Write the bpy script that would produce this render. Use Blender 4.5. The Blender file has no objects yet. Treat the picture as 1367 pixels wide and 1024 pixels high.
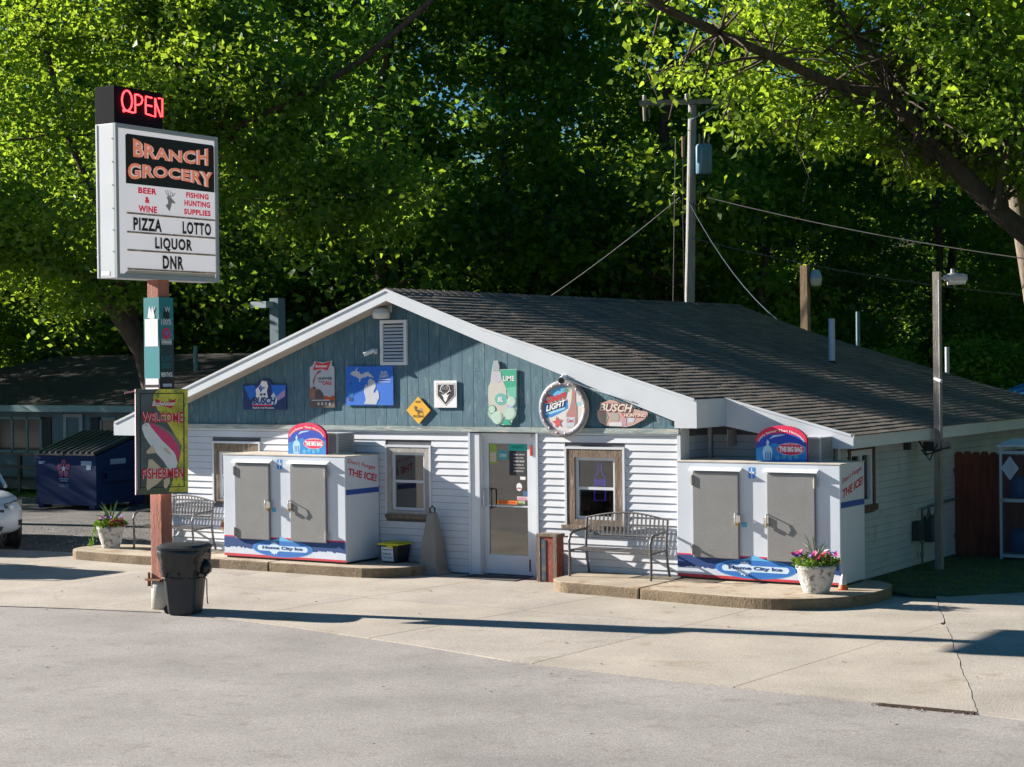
import bpy, bmesh, math, random
import numpy as np
from mathutils import Vector, Matrix
random.seed(7); RS = np.random.RandomState(11)
sc = bpy.context.scene
C = sc.collection
PI = math.pi
# ------------------------------------------------------------------ camera
cam_d = bpy.data.cameras.new('camera'); cam = bpy.data.objects.new('camera', cam_d); C.objects.link(cam)
cam_d.sensor_width = 36.0; cam_d.lens = 64.74; cam_d.clip_end = 900; cam_d.clip_start = .1
PITCH, ROLL, YAW = .0116, .0116, .565
_c, _s = math.cos(YAW), math.sin(YAW)
def _g2b(v): return Vector((v[0]*_c - v[1]*_s, v[0]*_s + v[1]*_c, v[2]))
_f = _g2b((0, math.cos(PITCH), -math.sin(PITCH))); _d = _g2b((0, -math.sin(PITCH), -math.cos(PITCH))); _r = _g2b((1, 0, 0))
_R = math.cos(ROLL)*_r + math.sin(ROLL)*_d; _D = -math.sin(ROLL)*_r + math.cos(ROLL)*_d
m = Matrix((_R, -_D, -_f)).transposed().to_4x4(); m.translation = Vector((11.812, -23.082, 3.19))
cam.matrix_world = m
sc.camera = cam
# ------------------------------------------------------------------ sky, sun, exposure
SUN_AZ, SUN_TAN = math.radians(12.0), .41      # light travels towards +X, a little towards +Y, and down
world = bpy.data.worlds.new('World'); sc.world = world; world.use_nodes = True
nt = world.node_tree; nt.nodes.clear()
sky = nt.nodes.new('ShaderNodeTexSky'); sky.sky_type = 'NISHITA'; sky.sun_disc = False
sky.sun_elevation = math.atan(SUN_TAN); sky.sun_rotation = math.radians(-102); sky.air_density = 1.0; sky.dust_density = .0; sky.ozone_density = 3.0
bg = nt.nodes.new('ShaderNodeBackground'); bg.inputs['Strength'].default_value = .050
wo = nt.nodes.new('ShaderNodeOutputWorld')
hs_ = nt.nodes.new('ShaderNodeHueSaturation'); hs_.inputs['Saturation'].default_value = 1.45; hs_.inputs['Value'].default_value = .70
nt.links.new(sky.outputs[0], hs_.inputs['Color']); nt.links.new(hs_.outputs[0], bg.inputs[0]); nt.links.new(bg.outputs[0], wo.inputs[0])
sun_d = bpy.data.lights.new('sun', 'SUN'); sun_d.energy = 5.0; sun_d.angle = math.radians(.5); sun_d.color = (1.0, .92, .82)
sun = bpy.data.objects.new('sun', sun_d); C.objects.link(sun)
sun.rotation_euler = Vector((math.cos(SUN_AZ), math.sin(SUN_AZ), -SUN_TAN)).to_track_quat('-Z', 'Y').to_euler()
sc.view_settings.view_transform = 'Standard'; sc.view_settings.look = 'None'
sc.view_settings.exposure = 1.45; sc.view_settings.gamma = 1.0; sc.view_settings.use_curve_mapping = False
sc.render.engine = 'CYCLES'
sc.cycles.max_bounces = 6; sc.cycles.transparent_max_bounces = 8

# ------------------------------------------------------------------ materials
MATS = {}
def M(name, col, rough=.75, var=.12, scale=2.0, bump=0.0, bscale=40.0, metal=0.0, spec=.5, stretch=(1,1,1), col2=None, thr=None, c2scale=None, detail=5, emit=None):
    """plain procedural surface: base colour broken by two noises, optional second colour in worn patches, fine bump"""
    if name in MATS: return MATS[name]
    mt = bpy.data.materials.new(name); mt.use_nodes = True; t = mt.node_tree; N = t.nodes; L = t.links
    b = N['Principled BSDF']; b.inputs['Roughness'].default_value = rough; b.inputs['Metallic'].default_value = metal
    b.inputs['Specular IOR Level'].default_value = spec
    tc = N.new('ShaderNodeTexCoord'); mp = N.new('ShaderNodeMapping'); mp.inputs['Scale'].default_value = stretch
    L.new(tc.outputs['Object'], mp.inputs[0])
    n1 = N.new('ShaderNodeTexNoise'); n1.inputs['Scale'].default_value = scale; n1.inputs['Detail'].default_value = detail
    L.new(mp.outputs[0], n1.inputs['Vector'])
    mx = N.new('ShaderNodeMix'); mx.data_type = 'RGBA'
    mx.inputs[6].default_value = tuple(max(0, c*(1-var)) for c in col)+(1,); mx.inputs[7].default_value = tuple(min(1, c*(1+var)) for c in col)+(1,)
    mr = N.new('ShaderNodeMapRange'); mr.inputs[1].default_value = .3; mr.inputs[2].default_value = .7
    L.new(n1.outputs[0], mr.inputs[0]); L.new(mr.outputs[0], mx.inputs[0])
    out = mx.outputs[2]
    if col2 is not None:
        n2 = N.new('ShaderNodeTexNoise'); n2.inputs['Scale'].default_value = c2scale or scale*2; n2.inputs['Detail'].default_value = 8; n2.inputs['Roughness'].default_value = .65
        L.new(mp.outputs[0], n2.inputs['Vector'])
        m2 = N.new('ShaderNodeMapRange'); m2.inputs[1].default_value = thr; m2.inputs[2].default_value = thr+.1
        L.new(n2.outputs[0], m2.inputs[0])
        x2 = N.new('ShaderNodeMix'); x2.data_type = 'RGBA'; x2.inputs[7].default_value = tuple(col2)+(1,)
        L.new(m2.outputs[0], x2.inputs[0]); L.new(out, x2.inputs[6]); out = x2.outputs[2]
    L.new(out, b.inputs['Base Color'])
    if bump:
        n3 = N.new('ShaderNodeTexNoise'); n3.inputs['Scale'].default_value = bscale; n3.inputs['Detail'].default_value = 4
        L.new(mp.outputs[0], n3.inputs['Vector'])
        bp = N.new('ShaderNodeBump'); bp.inputs['Strength'].default_value = bump; bp.inputs['Distance'].default_value = .02
        L.new(n3.outputs[0], bp.inputs['Height']); L.new(bp.outputs[0], b.inputs['Normal'])
    if emit:
        b.inputs['Emission Color'].default_value = tuple(emit[:3])+(1,); b.inputs['Emission Strength'].default_value = emit[3]
    MATS[name] = mt; return mt
def flat(name, col, rough=.55, var=.04): return M(name, col, rough, var, 6)

def leaf_mat(name, dark, light, trans, tmix=.4):
    mt = bpy.data.materials.new(name); mt.use_nodes = True; t = mt.node_tree; N = t.nodes; L = t.links; N.clear()
    at = N.new('ShaderNodeAttribute'); at.attribute_name = 'tone'
    def ramp(a, b):
        x = N.new('ShaderNodeMix'); x.data_type = 'RGBA'; x.inputs[6].default_value = a+(1,); x.inputs[7].default_value = b+(1,)
        L.new(at.outputs['Fac'], x.inputs[0]); return x.outputs[2]
    d = N.new('ShaderNodeBsdfDiffuse'); L.new(ramp(dark, light), d.inputs[0])
    tr = N.new('ShaderNodeBsdfTranslucent'); L.new(ramp(tuple(c*.6 for c in trans), trans), tr.inputs[0])
    g = N.new('ShaderNodeBsdfGlossy'); g.inputs['Roughness'].default_value = .38; g.inputs[0].default_value = (.7, .75, .7, 1)
    m1 = N.new('ShaderNodeMixShader'); m1.inputs[0].default_value = tmix; L.new(d.outputs[0], m1.inputs[1]); L.new(tr.outputs[0], m1.inputs[2])
    m2 = N.new('ShaderNodeMixShader'); m2.inputs[0].default_value = .02; L.new(m1.outputs[0], m2.inputs[1]); L.new(g.outputs[0], m2.inputs[2])
    o = N.new('ShaderNodeOutputMaterial'); L.new(m2.outputs[0], o.inputs[0])
    return mt

# ------------------------------------------------------------------ mesh helpers
class MB:
    def __init__(s): s.v = []; s.f = []; s.smooth = []
    def add(s, vs, fs, smooth=False):
        o = len(s.v); s.v += [tuple(p) for p in vs]
        for f in fs: s.f.append(tuple(i+o for i in f)); s.smooth.append(smooth)
        return s
    def box(s, x0, y0, z0, x1, y1, z1):
        x0, x1 = min(x0, x1), max(x0, x1); y0, y1 = min(y0, y1), max(y0, y1); z0, z1 = min(z0, z1), max(z0, z1)
        return s.add([(x0,y0,z0),(x1,y0,z0),(x1,y1,z0),(x0,y1,z0),(x0,y0,z1),(x1,y0,z1),(x1,y1,z1),(x0,y1,z1)],
            [(0,3,2,1),(4,5,6,7),(0,1,5,4),(1,2,6,5),(2,3,7,6),(3,0,4,7)])
    def hexa(s, p):   # 8 points ordered like box
        return s.add(p, [(0,3,2,1),(4,5,6,7),(0,1,5,4),(1,2,6,5),(2,3,7,6),(3,0,4,7)])
    def prism(s, pl, pts, d0, d1):
        n = len(pts); a = [pl(x, y, d0) for x, y in pts]; b = [pl(x, y, d1) for x, y in pts]
        fs = [tuple(range(n))[::-1], tuple(range(n, 2*n))] + [(i, (i+1) % n, n+(i+1) % n, n+i) for i in range(n)]
        return s.add(a+b, fs)
    def flatpoly(s, pl, pts, d):
        return s.add([pl(x, y, d) for x, y in pts], [tuple(range(len(pts)))])
    def tube(s, path, r, n=8, smooth=True, cap=True):
        path = [Vector(p) for p in path]; k = len(path)
        rr = r if isinstance(r, (list, tuple)) else [r]*k
        prev = None; rings = []
        for i, p in enumerate(path):
            t = (path[min(i+1, k-1)] - path[max(i-1, 0)]).normalized()
            if prev is None:
                a = Vector((0, 0, 1)) if abs(t.z) < .9 else Vector((1, 0, 0)); u = t.cross(a).normalized()
            else: u = (prev - t*prev.dot(t)).normalized()
            prev = u; w = t.cross(u)
            rings.append([p + rr[i]*(math.cos(2*PI*j/n)*u + math.sin(2*PI*j/n)*w) for j in range(n)])
        vs = [q for ring in rings for q in ring]; fs = []
        for i in range(k-1):
            for j in range(n): fs.append((i*n+j, i*n+(j+1) % n, (i+1)*n+(j+1) % n, (i+1)*n+j))
        s.add(vs, fs, smooth)
        if cap: s.add(rings[0], [tuple(range(n))[::-1]]); s.add(rings[-1], [tuple(range(n))])
        return s
    def lathe(s, prof, c=(0,0,0), n=24, smooth=True, jit=0):
        vs = []; fs = []
        for r, z in prof:
            for j in range(n):
                q = 1+(random.uniform(-jit, jit) if jit else 0)
                vs.append((c[0]+r*q*math.cos(2*PI*j/n), c[1]+r*q*math.sin(2*PI*j/n), c[2]+z))
        for i in range(len(prof)-1):
            for j in range(n): fs.append((i*n+j, i*n+(j+1) % n, (i+1)*n+(j+1) % n, (i+1)*n+j))
        return s.add(vs, fs, smooth)
    def build(s, name, mat, parent=None, loc=None, kind=None, bevel=0, label=None):
        me = bpy.data.meshes.new(name); me.from_pydata(s.v, [], s.f)
        me.polygons.foreach_set('use_smooth', s.smooth)
        if mat: me.materials.append(mat)
        me.update()
        if bevel:
            bm = bmesh.new(); bm.from_mesh(me)
            es = [e for e in bm.edges if len(e.link_faces) == 2 and e.calc_face_angle(0) > .6]
            bmesh.ops.bevel(bm, geom=es, offset=bevel, segments=2, affect='EDGES', profile=.6, clamp_overlap=True)
            bm.to_mesh(me); bm.free()
        o = bpy.data.objects.new(name, me); C.objects.link(o)
        if parent: o.parent = parent
        if loc: o.location = loc
        if kind: o['kind'] = kind
        if label: o['label'] = label
        return o
def tag(o, label, cat, group=None, kind=None):
    o['label'] = label; o['category'] = cat
    if group: o['group'] = group
    if kind: o['kind'] = kind
    return o
def thing(name, label, cat, loc=(0,0,0), rz=0, group=None):
    o = bpy.data.objects.new(name, None); o.empty_display_size = .2; C.objects.link(o); o.location = loc; o.rotation_euler = (0, 0, rz)
    return tag(o, label, cat, group)
def struct(name, mb, mat):
    return mb.build(name, mat, kind='structure')
def dup(root, loc, rz=0, label=None, scale=None):
    def cp(o, par):
        c = o.copy(); C.objects.link(c); c.parent = par
        for ch in list(o.children): cp(ch, c)
        return c
    r = cp(root, None); r.location = loc; r.rotation_euler = (0, 0, rz)
    if label: r['label'] = label
    if scale: r.scale = scale
    return r
def plane(o, ux, uy):
    o, ux, uy = Vector(o), Vector(ux).normalized(), Vector(uy).normalized(); n = ux.cross(uy)
    return lambda x, y, d=0: tuple(o + ux*x + uy*y + n*d)
# text as flat print
_tc = {}
def text_mesh(s, bold=0.0, shear=0.0, space=1.0):
    k = (s, bold, shear, space)
    if k in _tc: return _tc[k]
    cu = bpy.data.curves.new('t', 'FONT'); cu.body = s; cu.offset = bold; cu.shear = shear; cu.resolution_u = 3; cu.space_character = space
    cu.space_line = .9
    cu.align_x = 'CENTER'
    o = bpy.data.objects.new('t', cu); C.objects.link(o)
    me = bpy.data.meshes.new_from_object(o.evaluated_get(bpy.context.evaluated_depsgraph_get()))
    vs = [(v.co.x, v.co.y) for v in me.vertices]; fs = [tuple(p.vertices) for p in me.polygons]
    bpy.data.objects.remove(o); bpy.data.curves.remove(cu); bpy.data.meshes.remove(me)
    xs = [v[0] for v in vs]; ys = [v[1] for v in vs]; x0, x1, y0, y1 = min(xs), max(xs), min(ys), max(ys)
    vs = [((x-x0)/(x1-x0), (y-y0)/(y1-y0)) for x, y in vs]
    _tc[k] = (vs, fs); return _tc[k]
def letter(pl, s, x0, y0, w, h, mat, parent, d=.004, bold=.02, shear=0, warp=None, name='lettering', space=1.0):
    vs, fs = text_mesh(s, bold, shear, space)
    mb = MB(); P = []
    for u, v in vs:
        if warp: x, y = warp(u, v)
        else: x, y = x0+u*w, y0+v*h
        P.append(pl(x, y, d))
    mb.add(P, fs)
    return mb.build(name, mat, parent)
def poly(pl, pts, mat, parent, d=.003, name='print'):
    return MB().flatpoly(pl, pts, d).build(name, mat, parent)
def ell(cx, cy, a, b, n=28, t0=0, t1=2*PI):
    return [(cx+a*math.cos(t0+(t1-t0)*i/n), cy+b*math.sin(t0+(t1-t0)*i/n)) for i in range(n if abs(t1-t0-2*PI) < 1e-6 else n+1)]
def star(cx, cy, r, k=5, q=.42, rot=PI/2):
    return [(cx+(r if i % 2 == 0 else r*q)*math.cos(rot+PI*i/k), cy+(r if i % 2 == 0 else r*q)*math.sin(rot+PI*i/k)) for i in range(2*k)]
XZ = plane((0,0,0), (1,0,0), (0,0,1))          # looks towards -Y
# ================================================================== setting: ground
m_ground = M('forest floor', (.055,.045,.03), .95, .35, .6, .5, 12)
m_asph = M('worn asphalt', (.275,.258,.244), .92, .10, .35, .22, 70, col2=(.235,.215,.20), thr=.55, c2scale=3.2)
m_conc = M('sunbleached concrete', (.385,.345,.29), .88, .10, .5, .3, 50, col2=(.31,.255,.19), thr=.58, c2scale=1.1)
m_conc2 = M('sunbleached concrete greyer', (.365,.33,.285), .88, .12, .7, .3, 50, col2=(.30,.26,.21), thr=.57, c2scale=1.7)
m_gravel = M('gravel lot', (.115,.11,.105), .95, .3, 1.2, .9, 30, col2=(.21,.195,.175), thr=.6, c2scale=28)
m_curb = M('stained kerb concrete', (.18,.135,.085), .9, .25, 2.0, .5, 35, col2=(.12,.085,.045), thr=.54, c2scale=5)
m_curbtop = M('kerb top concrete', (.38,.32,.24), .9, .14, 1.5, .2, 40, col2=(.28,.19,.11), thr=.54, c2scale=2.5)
m_dirt = M('dirt', (.10,.08,.055), .95, .3, 3, .6, 30)

# asphalt gets a visible aggregate: light and dark stones
def aggregate(mt, scale, amt):
    t = mt.node_tree; N = t.nodes; L = t.links; b = N['Principled BSDF']
    src = b.inputs['Base Color'].links[0].from_socket
    tc = N.new('ShaderNodeTexCoord'); v = N.new('ShaderNodeTexVoronoi'); v.inputs['Scale'].default_value = scale
    L.new(tc.outputs['Object'], v.inputs['Vector'])
    sp = N.new('ShaderNodeSeparateColor'); L.new(v.outputs['Color'], sp.inputs[0])
    mr = N.new('ShaderNodeMapRange'); mr.inputs[3].default_value = 1-amt; mr.inputs[4].default_value = 1+amt
    L.new(sp.outputs[0], mr.inputs[0])
    big = N.new('ShaderNodeTexNoise'); big.inputs['Scale'].default_value = .9; big.inputs['Detail'].default_value = 6; L.new(tc.outputs['Object'], big.inputs['Vector'])
    mb_ = N.new('ShaderNodeMapRange'); mb_.inputs[1].default_value = .35; mb_.inputs[2].default_value = .65; mb_.inputs[3].default_value = .88; mb_.inputs[4].default_value = 1.08
    L.new(big.outputs[0], mb_.inputs[0])
    mu = N.new('ShaderNodeMath'); mu.operation = 'MULTIPLY'; L.new(mr.outputs[0], mu.inputs[0]); L.new(mb_.outputs[0], mu.inputs[1])
    x = N.new('ShaderNodeVectorMath'); x.operation = 'SCALE'; L.new(src, x.inputs[0]); L.new(mu.outputs[0], x.inputs['Scale'])
    L.new(x.outputs[0], b.inputs['Base Color'])
aggregate(m_asph, 75, .24); aggregate(m_conc, 60, .14); aggregate(m_conc2, 60, .18); aggregate(m_gravel, 30, .45); aggregate(m_curb, 70, .22); aggregate(m_curbtop, 60, .15)

gm = MB()
NG = 24
gv = []; 
for i in range(NG+1):
    for j in range(NG+1):
        x = -300+600*i/NG; y = -300+600*j/NG
        gv.append((x, y, -.06))
gm.add(gv, [(i*(NG+1)+j, (i+1)*(NG+1)+j, (i+1)*(NG+1)+j+1, i*(NG+1)+j+1) for i in range(NG) for j in range(NG)])
struct('ground', gm, m_ground)
edge = [(-60,-10.6),(-30,-8.0),(-12,-6.35),(-7.22,-5.95),(-6.13,-5.66),(-4.84,-5.40),(-3.72,-5.42),(-2.33,-5.65),(-.35,-6.08),(1.26,-6.51),(2.42,-6.65),(3.34,-6.76),(4.18,-6.82),(5.53,-6.93),(6.49,-6.98)]
# road: everything in front of the apron edge (just under it)
struct('asphalt_road', MB().box(-90,-70,-.2,60,-4.0,-.012), m_asph)
struct('driveway', MB().box(3.6,-4.0,-.2,40,9,-.016), m_asph)
struct('gravel_lot', MB().box(-60,-4.0,-.2,3.6,9.2,-.030), m_gravel)
# apron of concrete slabs with recessed joints
apron = MB().build('concrete_apron', None, kind='structure')
J = [(-3.15,-1.3,-3.63,-4.75),(-.62,-2.03,-.97,-5.08),(1.79,-1.69,1.55,-6.52),(4.32,-1.73,4.02,-6.77)]
def jx(j, y):
    x0, y0, x1, y1 = J[j]; return x0+(y-y0)*(x1-x0)/(y1-y0)
def ey(x):
    for (a, b), (c, d) in zip(edge, edge[1:]):
        if a <= x <= c: return b+(d-b)*(x-a)/(c-a)
    return edge[-1][1]
def slab(pts, mt=m_conc, top=0.0):
    n = len(pts); cx = sum(p[0] for p in pts)/n; cy = sum(p[1] for p in pts)/n
    q = []
    for x, y in pts:
        d = math.hypot(x-cx, y-cy); k = (d-.010)/d; q.append((cx+(x-cx)*k, cy+(y-cy)*k))
    MB().prism(lambda x, y, d: (x, y, d), q, -.12, top).build('concrete_slab', mt, apron)
def edgepts(xa, xb):
    return [(xa, ey(xa))]+[(x, y) for x, y in edge if xa < x < xb]+[(xb, ey(xb))]
def jpt(j, y=None):
    # intersection of joint j with the front edge
    yy = -6.0
    for _ in range(20): yy = ey(jx(j, yy))
    return jx(j, yy)
YB = .35
xl = [-60, -32, -16.2, -11.2, -8.4, -5.9]; xb = [-60,-32,-16.0,-11.0,-8.2,-5.7]
midl = [None]
for i in range(5):
    back = -.75 if xb[i+1] <= -11 else -.4
    yb0 = -1.6 if xb[i] < -30 else -.85
    yb1 = -.85 if xb[i+1] < -11.5 else -.4
    if xb[i+1] > -11.1: yb1 = -.3
    if xb[i] > -11.1: yb0 = -.3
    slab(edgepts(xl[i], xl[i+1])+[(xb[i+1], yb1), (xb[i], yb0)], m_conc if i % 2 else m_conc2)
def col_slabs(xa0, xa1, ja, xb0, xb1, jb, k):
    pass
def ck(y): return 3.56+(.30-y)*(6.47-3.56)/(6.9+.30)+.009*math.sin(y*4.1)+.006*math.sin(y*11.3)
CKY = [-6.9+i*.2 for i in range(27)]
# remaining columns between joints, each split once across
def bx_(j, y): return jx(j, y)
cols = [('L',0),(0,1),(1,2),(2,3)]
for n_, (a, b) in enumerate(cols):
    fa = (lambda y: -5.7+(y+.3)*.04) if a == 'L' else (lambda y, a=a: jx(a, y))
    fb = lambda y, b=b: jx(b, y)
    xa_e = -5.9 if a == 'L' else jpt(a); xb_e = jpt(b)
    ym = -2.9 - .1*n_
    slab(edgepts(xa_e, xb_e)+[(fb(ym), ym), (fa(ym), ym)], m_conc if n_ % 2 else m_conc2)
    if b == 3: slab([(fa(ym), ym), (fb(ym), ym), (4.33,-1.62)]+[(ck(y_)+.004, y_) for y_ in (-1.4,-1.2,-1.0,-.8,-.6,-.4,-.2,0,.2,.37)]+[(fa(YB), YB)], m_conc)
    else: slab([(fa(ym), ym), (fb(ym), ym), (fb(YB), YB), (fa(YB), YB)], m_conc2 if n_ % 2 else m_conc)
xa_e = jpt(3)
# last slabs end at the long crack
slab(edgepts(xa_e, 6.46)+[(ck(y_)+.004, y_) for y_ in CKY if y_ < -1.75]+[(jx(3,-1.75),-1.75)], m_conc)
# grey pad right of the crack, steel edge of the drain
struct('side_pavement', MB().prism(lambda x,y,d:(x,y,d), [(6.49,-6.97),(40,-14),(40,8),(3.9,8),(ck(.9)+.008,.9)]+[(ck(-y_)+.008,-y_) for y_ in [i*.2 for i in range(-3,35)]], -.15, -.004), m_conc2)
dr = thing('drain_strip', 'narrow rusty steel drain strip at the point where the concrete meets the asphalt', 'drain', (6.02,-6.985,0))
MB().box(-.46,-.035,-.03,.46,-.02,.006).build('edge_bar', M('rusty steel', (.09,.06,.045), .6, .4, 20, metal=.5), dr)
MB().box(-.46,.02,-.03,.46,.035,.006).build('edge_bar', MATS['rusty steel'], dr)
tg = MB()
for i in range(30): tg.box(-.45+i*.0305,-.02,-.02,-.438+i*.0305,.02,.002)
tg.build('grate_bars', MATS['rusty steel'], dr)
# kerb islands
def chaikin(pts, a, b):
    for _ in range(2):
        q = pts[:a+1]; mid = pts[a:b+1]; out = []
        for p0, p1_ in zip(mid, mid[1:]): out += [(p0[0]*.75+p1_[0]*.25, p0[1]*.75+p1_[1]*.25), (p0[0]*.25+p1_[0]*.75, p0[1]*.25+p1_[1]*.75)]
        tail = pts[b+1:]; pts = q+out+[mid[-1]]+tail; b = a+len(out)+1
    return pts
def island(segs, name='kerb_island'):
    root = MB().build(name, None, kind='structure')
    for pts in segs:
        mb = MB().prism(lambda x,y,d:(x,y,d), pts, -.1, .149)
        o = mb.build('kerb_slab', m_curb, root, bevel=.022)
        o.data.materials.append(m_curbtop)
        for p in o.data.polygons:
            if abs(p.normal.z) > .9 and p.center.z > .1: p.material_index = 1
def arc(cx, cy, r, a0, a1, n=7):
    return [(cx+r*math.cos(math.radians(a0+(a1-a0)*i/n)), cy+r*math.sin(math.radians(a0+(a1-a0)*i/n))) for i in range(n+1)]
island([[(-9.58,.05),(-10.5,.06)]+arc(-10.45,-.62,.62,100,250,8)+[(-9.9,-1.27),(-9.2,-1.30),(-8.3,-1.27),(-8.3,.0)],
        [(-8.28,.0),(-8.28,-1.26),(-7.6,-1.12),(-6.6,-1.13),(-6.6,.0)],
        [(-6.58,.0),(-6.58,-1.13),(-5.2,-1.15)]+arc(-4.9,-.42,.72,-95,-15,6)+[(-4.12,-.02),(-4.12,0)]])
island([[(-1.57,.0),(-1.58,-.7)]+arc(-1.08,-.80,.5,190,262,5)+[(-.6,-1.34),(.05,-1.43),(.05,-.0)],
        chaikin([(.07,.9),(.07,-1.43),(1.33,-1.60),(1.9,-1.62),(2.3,-1.52),(2.62,-1.25),(2.85,-.95),(2.98,-.5),(2.99,0),(2.9,.5),(2.6,.8),(1.95,.92)], 1, 10)])

# ================================================================== the store
store = thing('grocery_store', 'small white sided store with blue plank gable and brown shingled roof', 'store', (0,0,0))
m_vinyl2 = M('shaded grimy vinyl siding', (.42,.46,.49), .6, .10, 1.5, col2=(.36,.36,.33), thr=.58, c2scale=1.6)  # shade of the side walls put into a darker base colour; patches are grime
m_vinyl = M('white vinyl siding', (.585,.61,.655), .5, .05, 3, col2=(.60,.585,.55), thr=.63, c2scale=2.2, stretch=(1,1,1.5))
m_teal = M('weathered teal planks', (.062,.142,.19), .8, .16, 3, .5, 30, stretch=(5,5,1.2), col2=(.14,.22,.25), thr=.56, c2scale=3.5)
m_fasc = M('white aluminium fascia', (.58,.62,.66), .45, .05, 2)
m_trimw = M('weathered trim board', (.30,.36,.35), .9, .3, 6, .6, 30, stretch=(.4,3,3), col2=(.5,.5,.45), thr=.52, c2scale=8)
m_wood = M('bare grey timber', (.17,.125,.09), .9, .3, 5, .5, 25, stretch=(3,3,.6), col2=(.36,.31,.26), thr=.58, c2scale=6)
m_sheath = M('shadow dark sheathing', (.10,.10,.11), .9, .2, 2)  # coloured dark so the gaps between boards read as lap shadows
m_alu = M('pale aluminium', (.62,.66,.70), .4, .05, 2)
m_dark = M('dark interior', (.018,.02,.022), .9, .3, 1)
m_sof = M('soffit panel', (.42,.38,.33), .8, .12, 2)
m_shing = M('brown shingle', (.15,.122,.098), .95, .35, 2.5, .6, 60, col2=(.20,.175,.145), thr=.56, c2scale=10)
m_black = flat('black plastic', (.02,.021,.023), .5)
m_rubber = flat('rubber', (.015,.015,.015), .8)
# glass: reflects, and lets a dim interior through
def glass(name, tint, refl=.12):
    mt = bpy.data.materials.new(name); mt.use_nodes = True; t = mt.node_tree; N = t.nodes; L = t.links; N.clear()
    tr = N.new('ShaderNodeBsdfTransparent'); tr.inputs[0].default_value = tint+(1,)
    g = N.new('ShaderNodeBsdfGlossy'); g.inputs['Roughness'].default_value = .04
    lw = N.new('ShaderNodeLayerWeight'); lw.inputs[0].default_value = .35
    mr = N.new('ShaderNodeMapRange'); mr.inputs[3].default_value = refl; mr.inputs[4].default_value = .9; L.new(lw.outputs['Fresnel'], mr.inputs[0])
    mx = N.new('ShaderNodeMixShader'); L.new(mr.outputs[0], mx.inputs[0]); L.new(tr.outputs[0], mx.inputs[1]); L.new(g.outputs[0], mx.inputs[2])
    o = N.new('ShaderNodeOutputMaterial'); L.new(mx.outputs[0], o.inputs[0]); return mt
m_glass = glass('window glass', (.45,.48,.47)); m_glass2 = glass('door glass', (.42,.40,.36), .16)

OPEN = [(-8.66,-7.70,.95,1.91), (-5.12,-4.32,.86,1.90), (-1.88,-.95,.80,1.92), (-3.56,-2.40,-.2,2.13)]
def wall_cells(x0, x1, z0, z1, openings):
    xs = sorted({x0, x1}|{v for o in openings for v in o[:2] if x0 < v < x1}); zs = sorted({z0, z1}|{v for o in openings for v in o[2:] if z0 < v < z1})
    for a, b in zip(xs, xs[1:]):
        for c, d in zip(zs, zs[1:]):
            mx_, mz_ = (a+b)/2, (c+d)/2
            if not any(o[0] < mx_ < o[1] and o[2] < mz_ < o[3] for o in openings): yield a, b, c, d
XL, XC, XR, YR, YBK = -9.60, -.04, 1.93, .92, 11.75
w = MB()
for a, b, c, d in wall_cells(XL, XC, -.15, 2.2, OPEN): w.box(a, .0, c, b, .14, d)
w.build('front_wall', m_sheath, store)
SOPEN = [(1.36, 2.20, 1.08, 1.88)]
w = MB()
for a, b, c, d in wall_cells(YR, YBK, -.15, 2.05, SOPEN): w.box(XR-.14, a, c, XR, b, d)
w.box(XC, YR, -.15, XR-.14, YR+.14, 2.3); w.box(XC-.14, .14, -.15, XC, YR+.14, 2.3); w.box(XL, .14, -.15, XL+.14, YBK, 2.49); w.box(XL+.14, YBK-.14, -.15, XR-.14, YBK, 2.05)
w.build('side_walls', m_sheath, store)
# inside: dim room behind the openings
w = MB(); w.box(-9.4, 3.2, 0, XC-.2, 3.25, 2.2); w.box(-9.4, .16, -.02, 1.7, 3.2, 0.0); w.box(-9.4, .16, 2.12, -.2, 3.2, 2.15); w.box(1.2,.9+.2,0,1.25,5,2.1)
w.build('room_lining', M('room lining', (.045,.045,.042), .8, .3, 1), store)
sh = MB()
for i in range(3):
    for z in (.4,.8,1.2,1.6): sh.box(-9+3.2*i, 1.9, z, -6.6+3.2*i, 2.3, z+.03)
    for k in range(26): sh.box(-9+3.2*i+k*.09, 1.92, .43+.4*(k % 4), -9+3.2*i+k*.09+.06, 2.1, .43+.4*(k % 4)+random.uniform(.12,.28))
sh.build('store_shelves', M('shelf goods', (.06,.055,.045), .6, .7, 9), store)
# lap siding
CH = .105
def lap(course, a, b, fixed, axis, sgn, z0, proud=.021):
    """one board: axis 'x' runs a..b at y=fixed facing -y; axis 'y' runs a..b at x=fixed facing sgn*x"""
    z1 = z0+CH-.007; t0, t1 = .004, proud
    j = random.uniform(-.0015, .0015)
    mb = MB()
    if axis == 'x':
        y = fixed
        mb.hexa([(a,y-t1+j,z0),(b,y-t1+j,z0),(b,y-.0005,z0),(a,y-.0005,z0),(a,y-t0,z1),(b,y-t0,z1),(b,y-.0005,z1),(a,y-.0005,z1)])
    else:
        x = fixed
        mb.hexa([(x+sgn*t1,a,z0),(x+sgn*t1,b,z0),(x+sgn*.0005,b,z0),(x+sgn*.0005,a,z0),(x+sgn*t0,a,z1),(x+sgn*t0,b,z1),(x+sgn*.0005,b,z1),(x+sgn*.0005,a,z1)])
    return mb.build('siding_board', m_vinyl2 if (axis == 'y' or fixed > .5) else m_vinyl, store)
trim = [(o[0]-.035, o[1]+.035, o[2]-.035, o[3]+.035) for o in OPEN]
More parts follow.
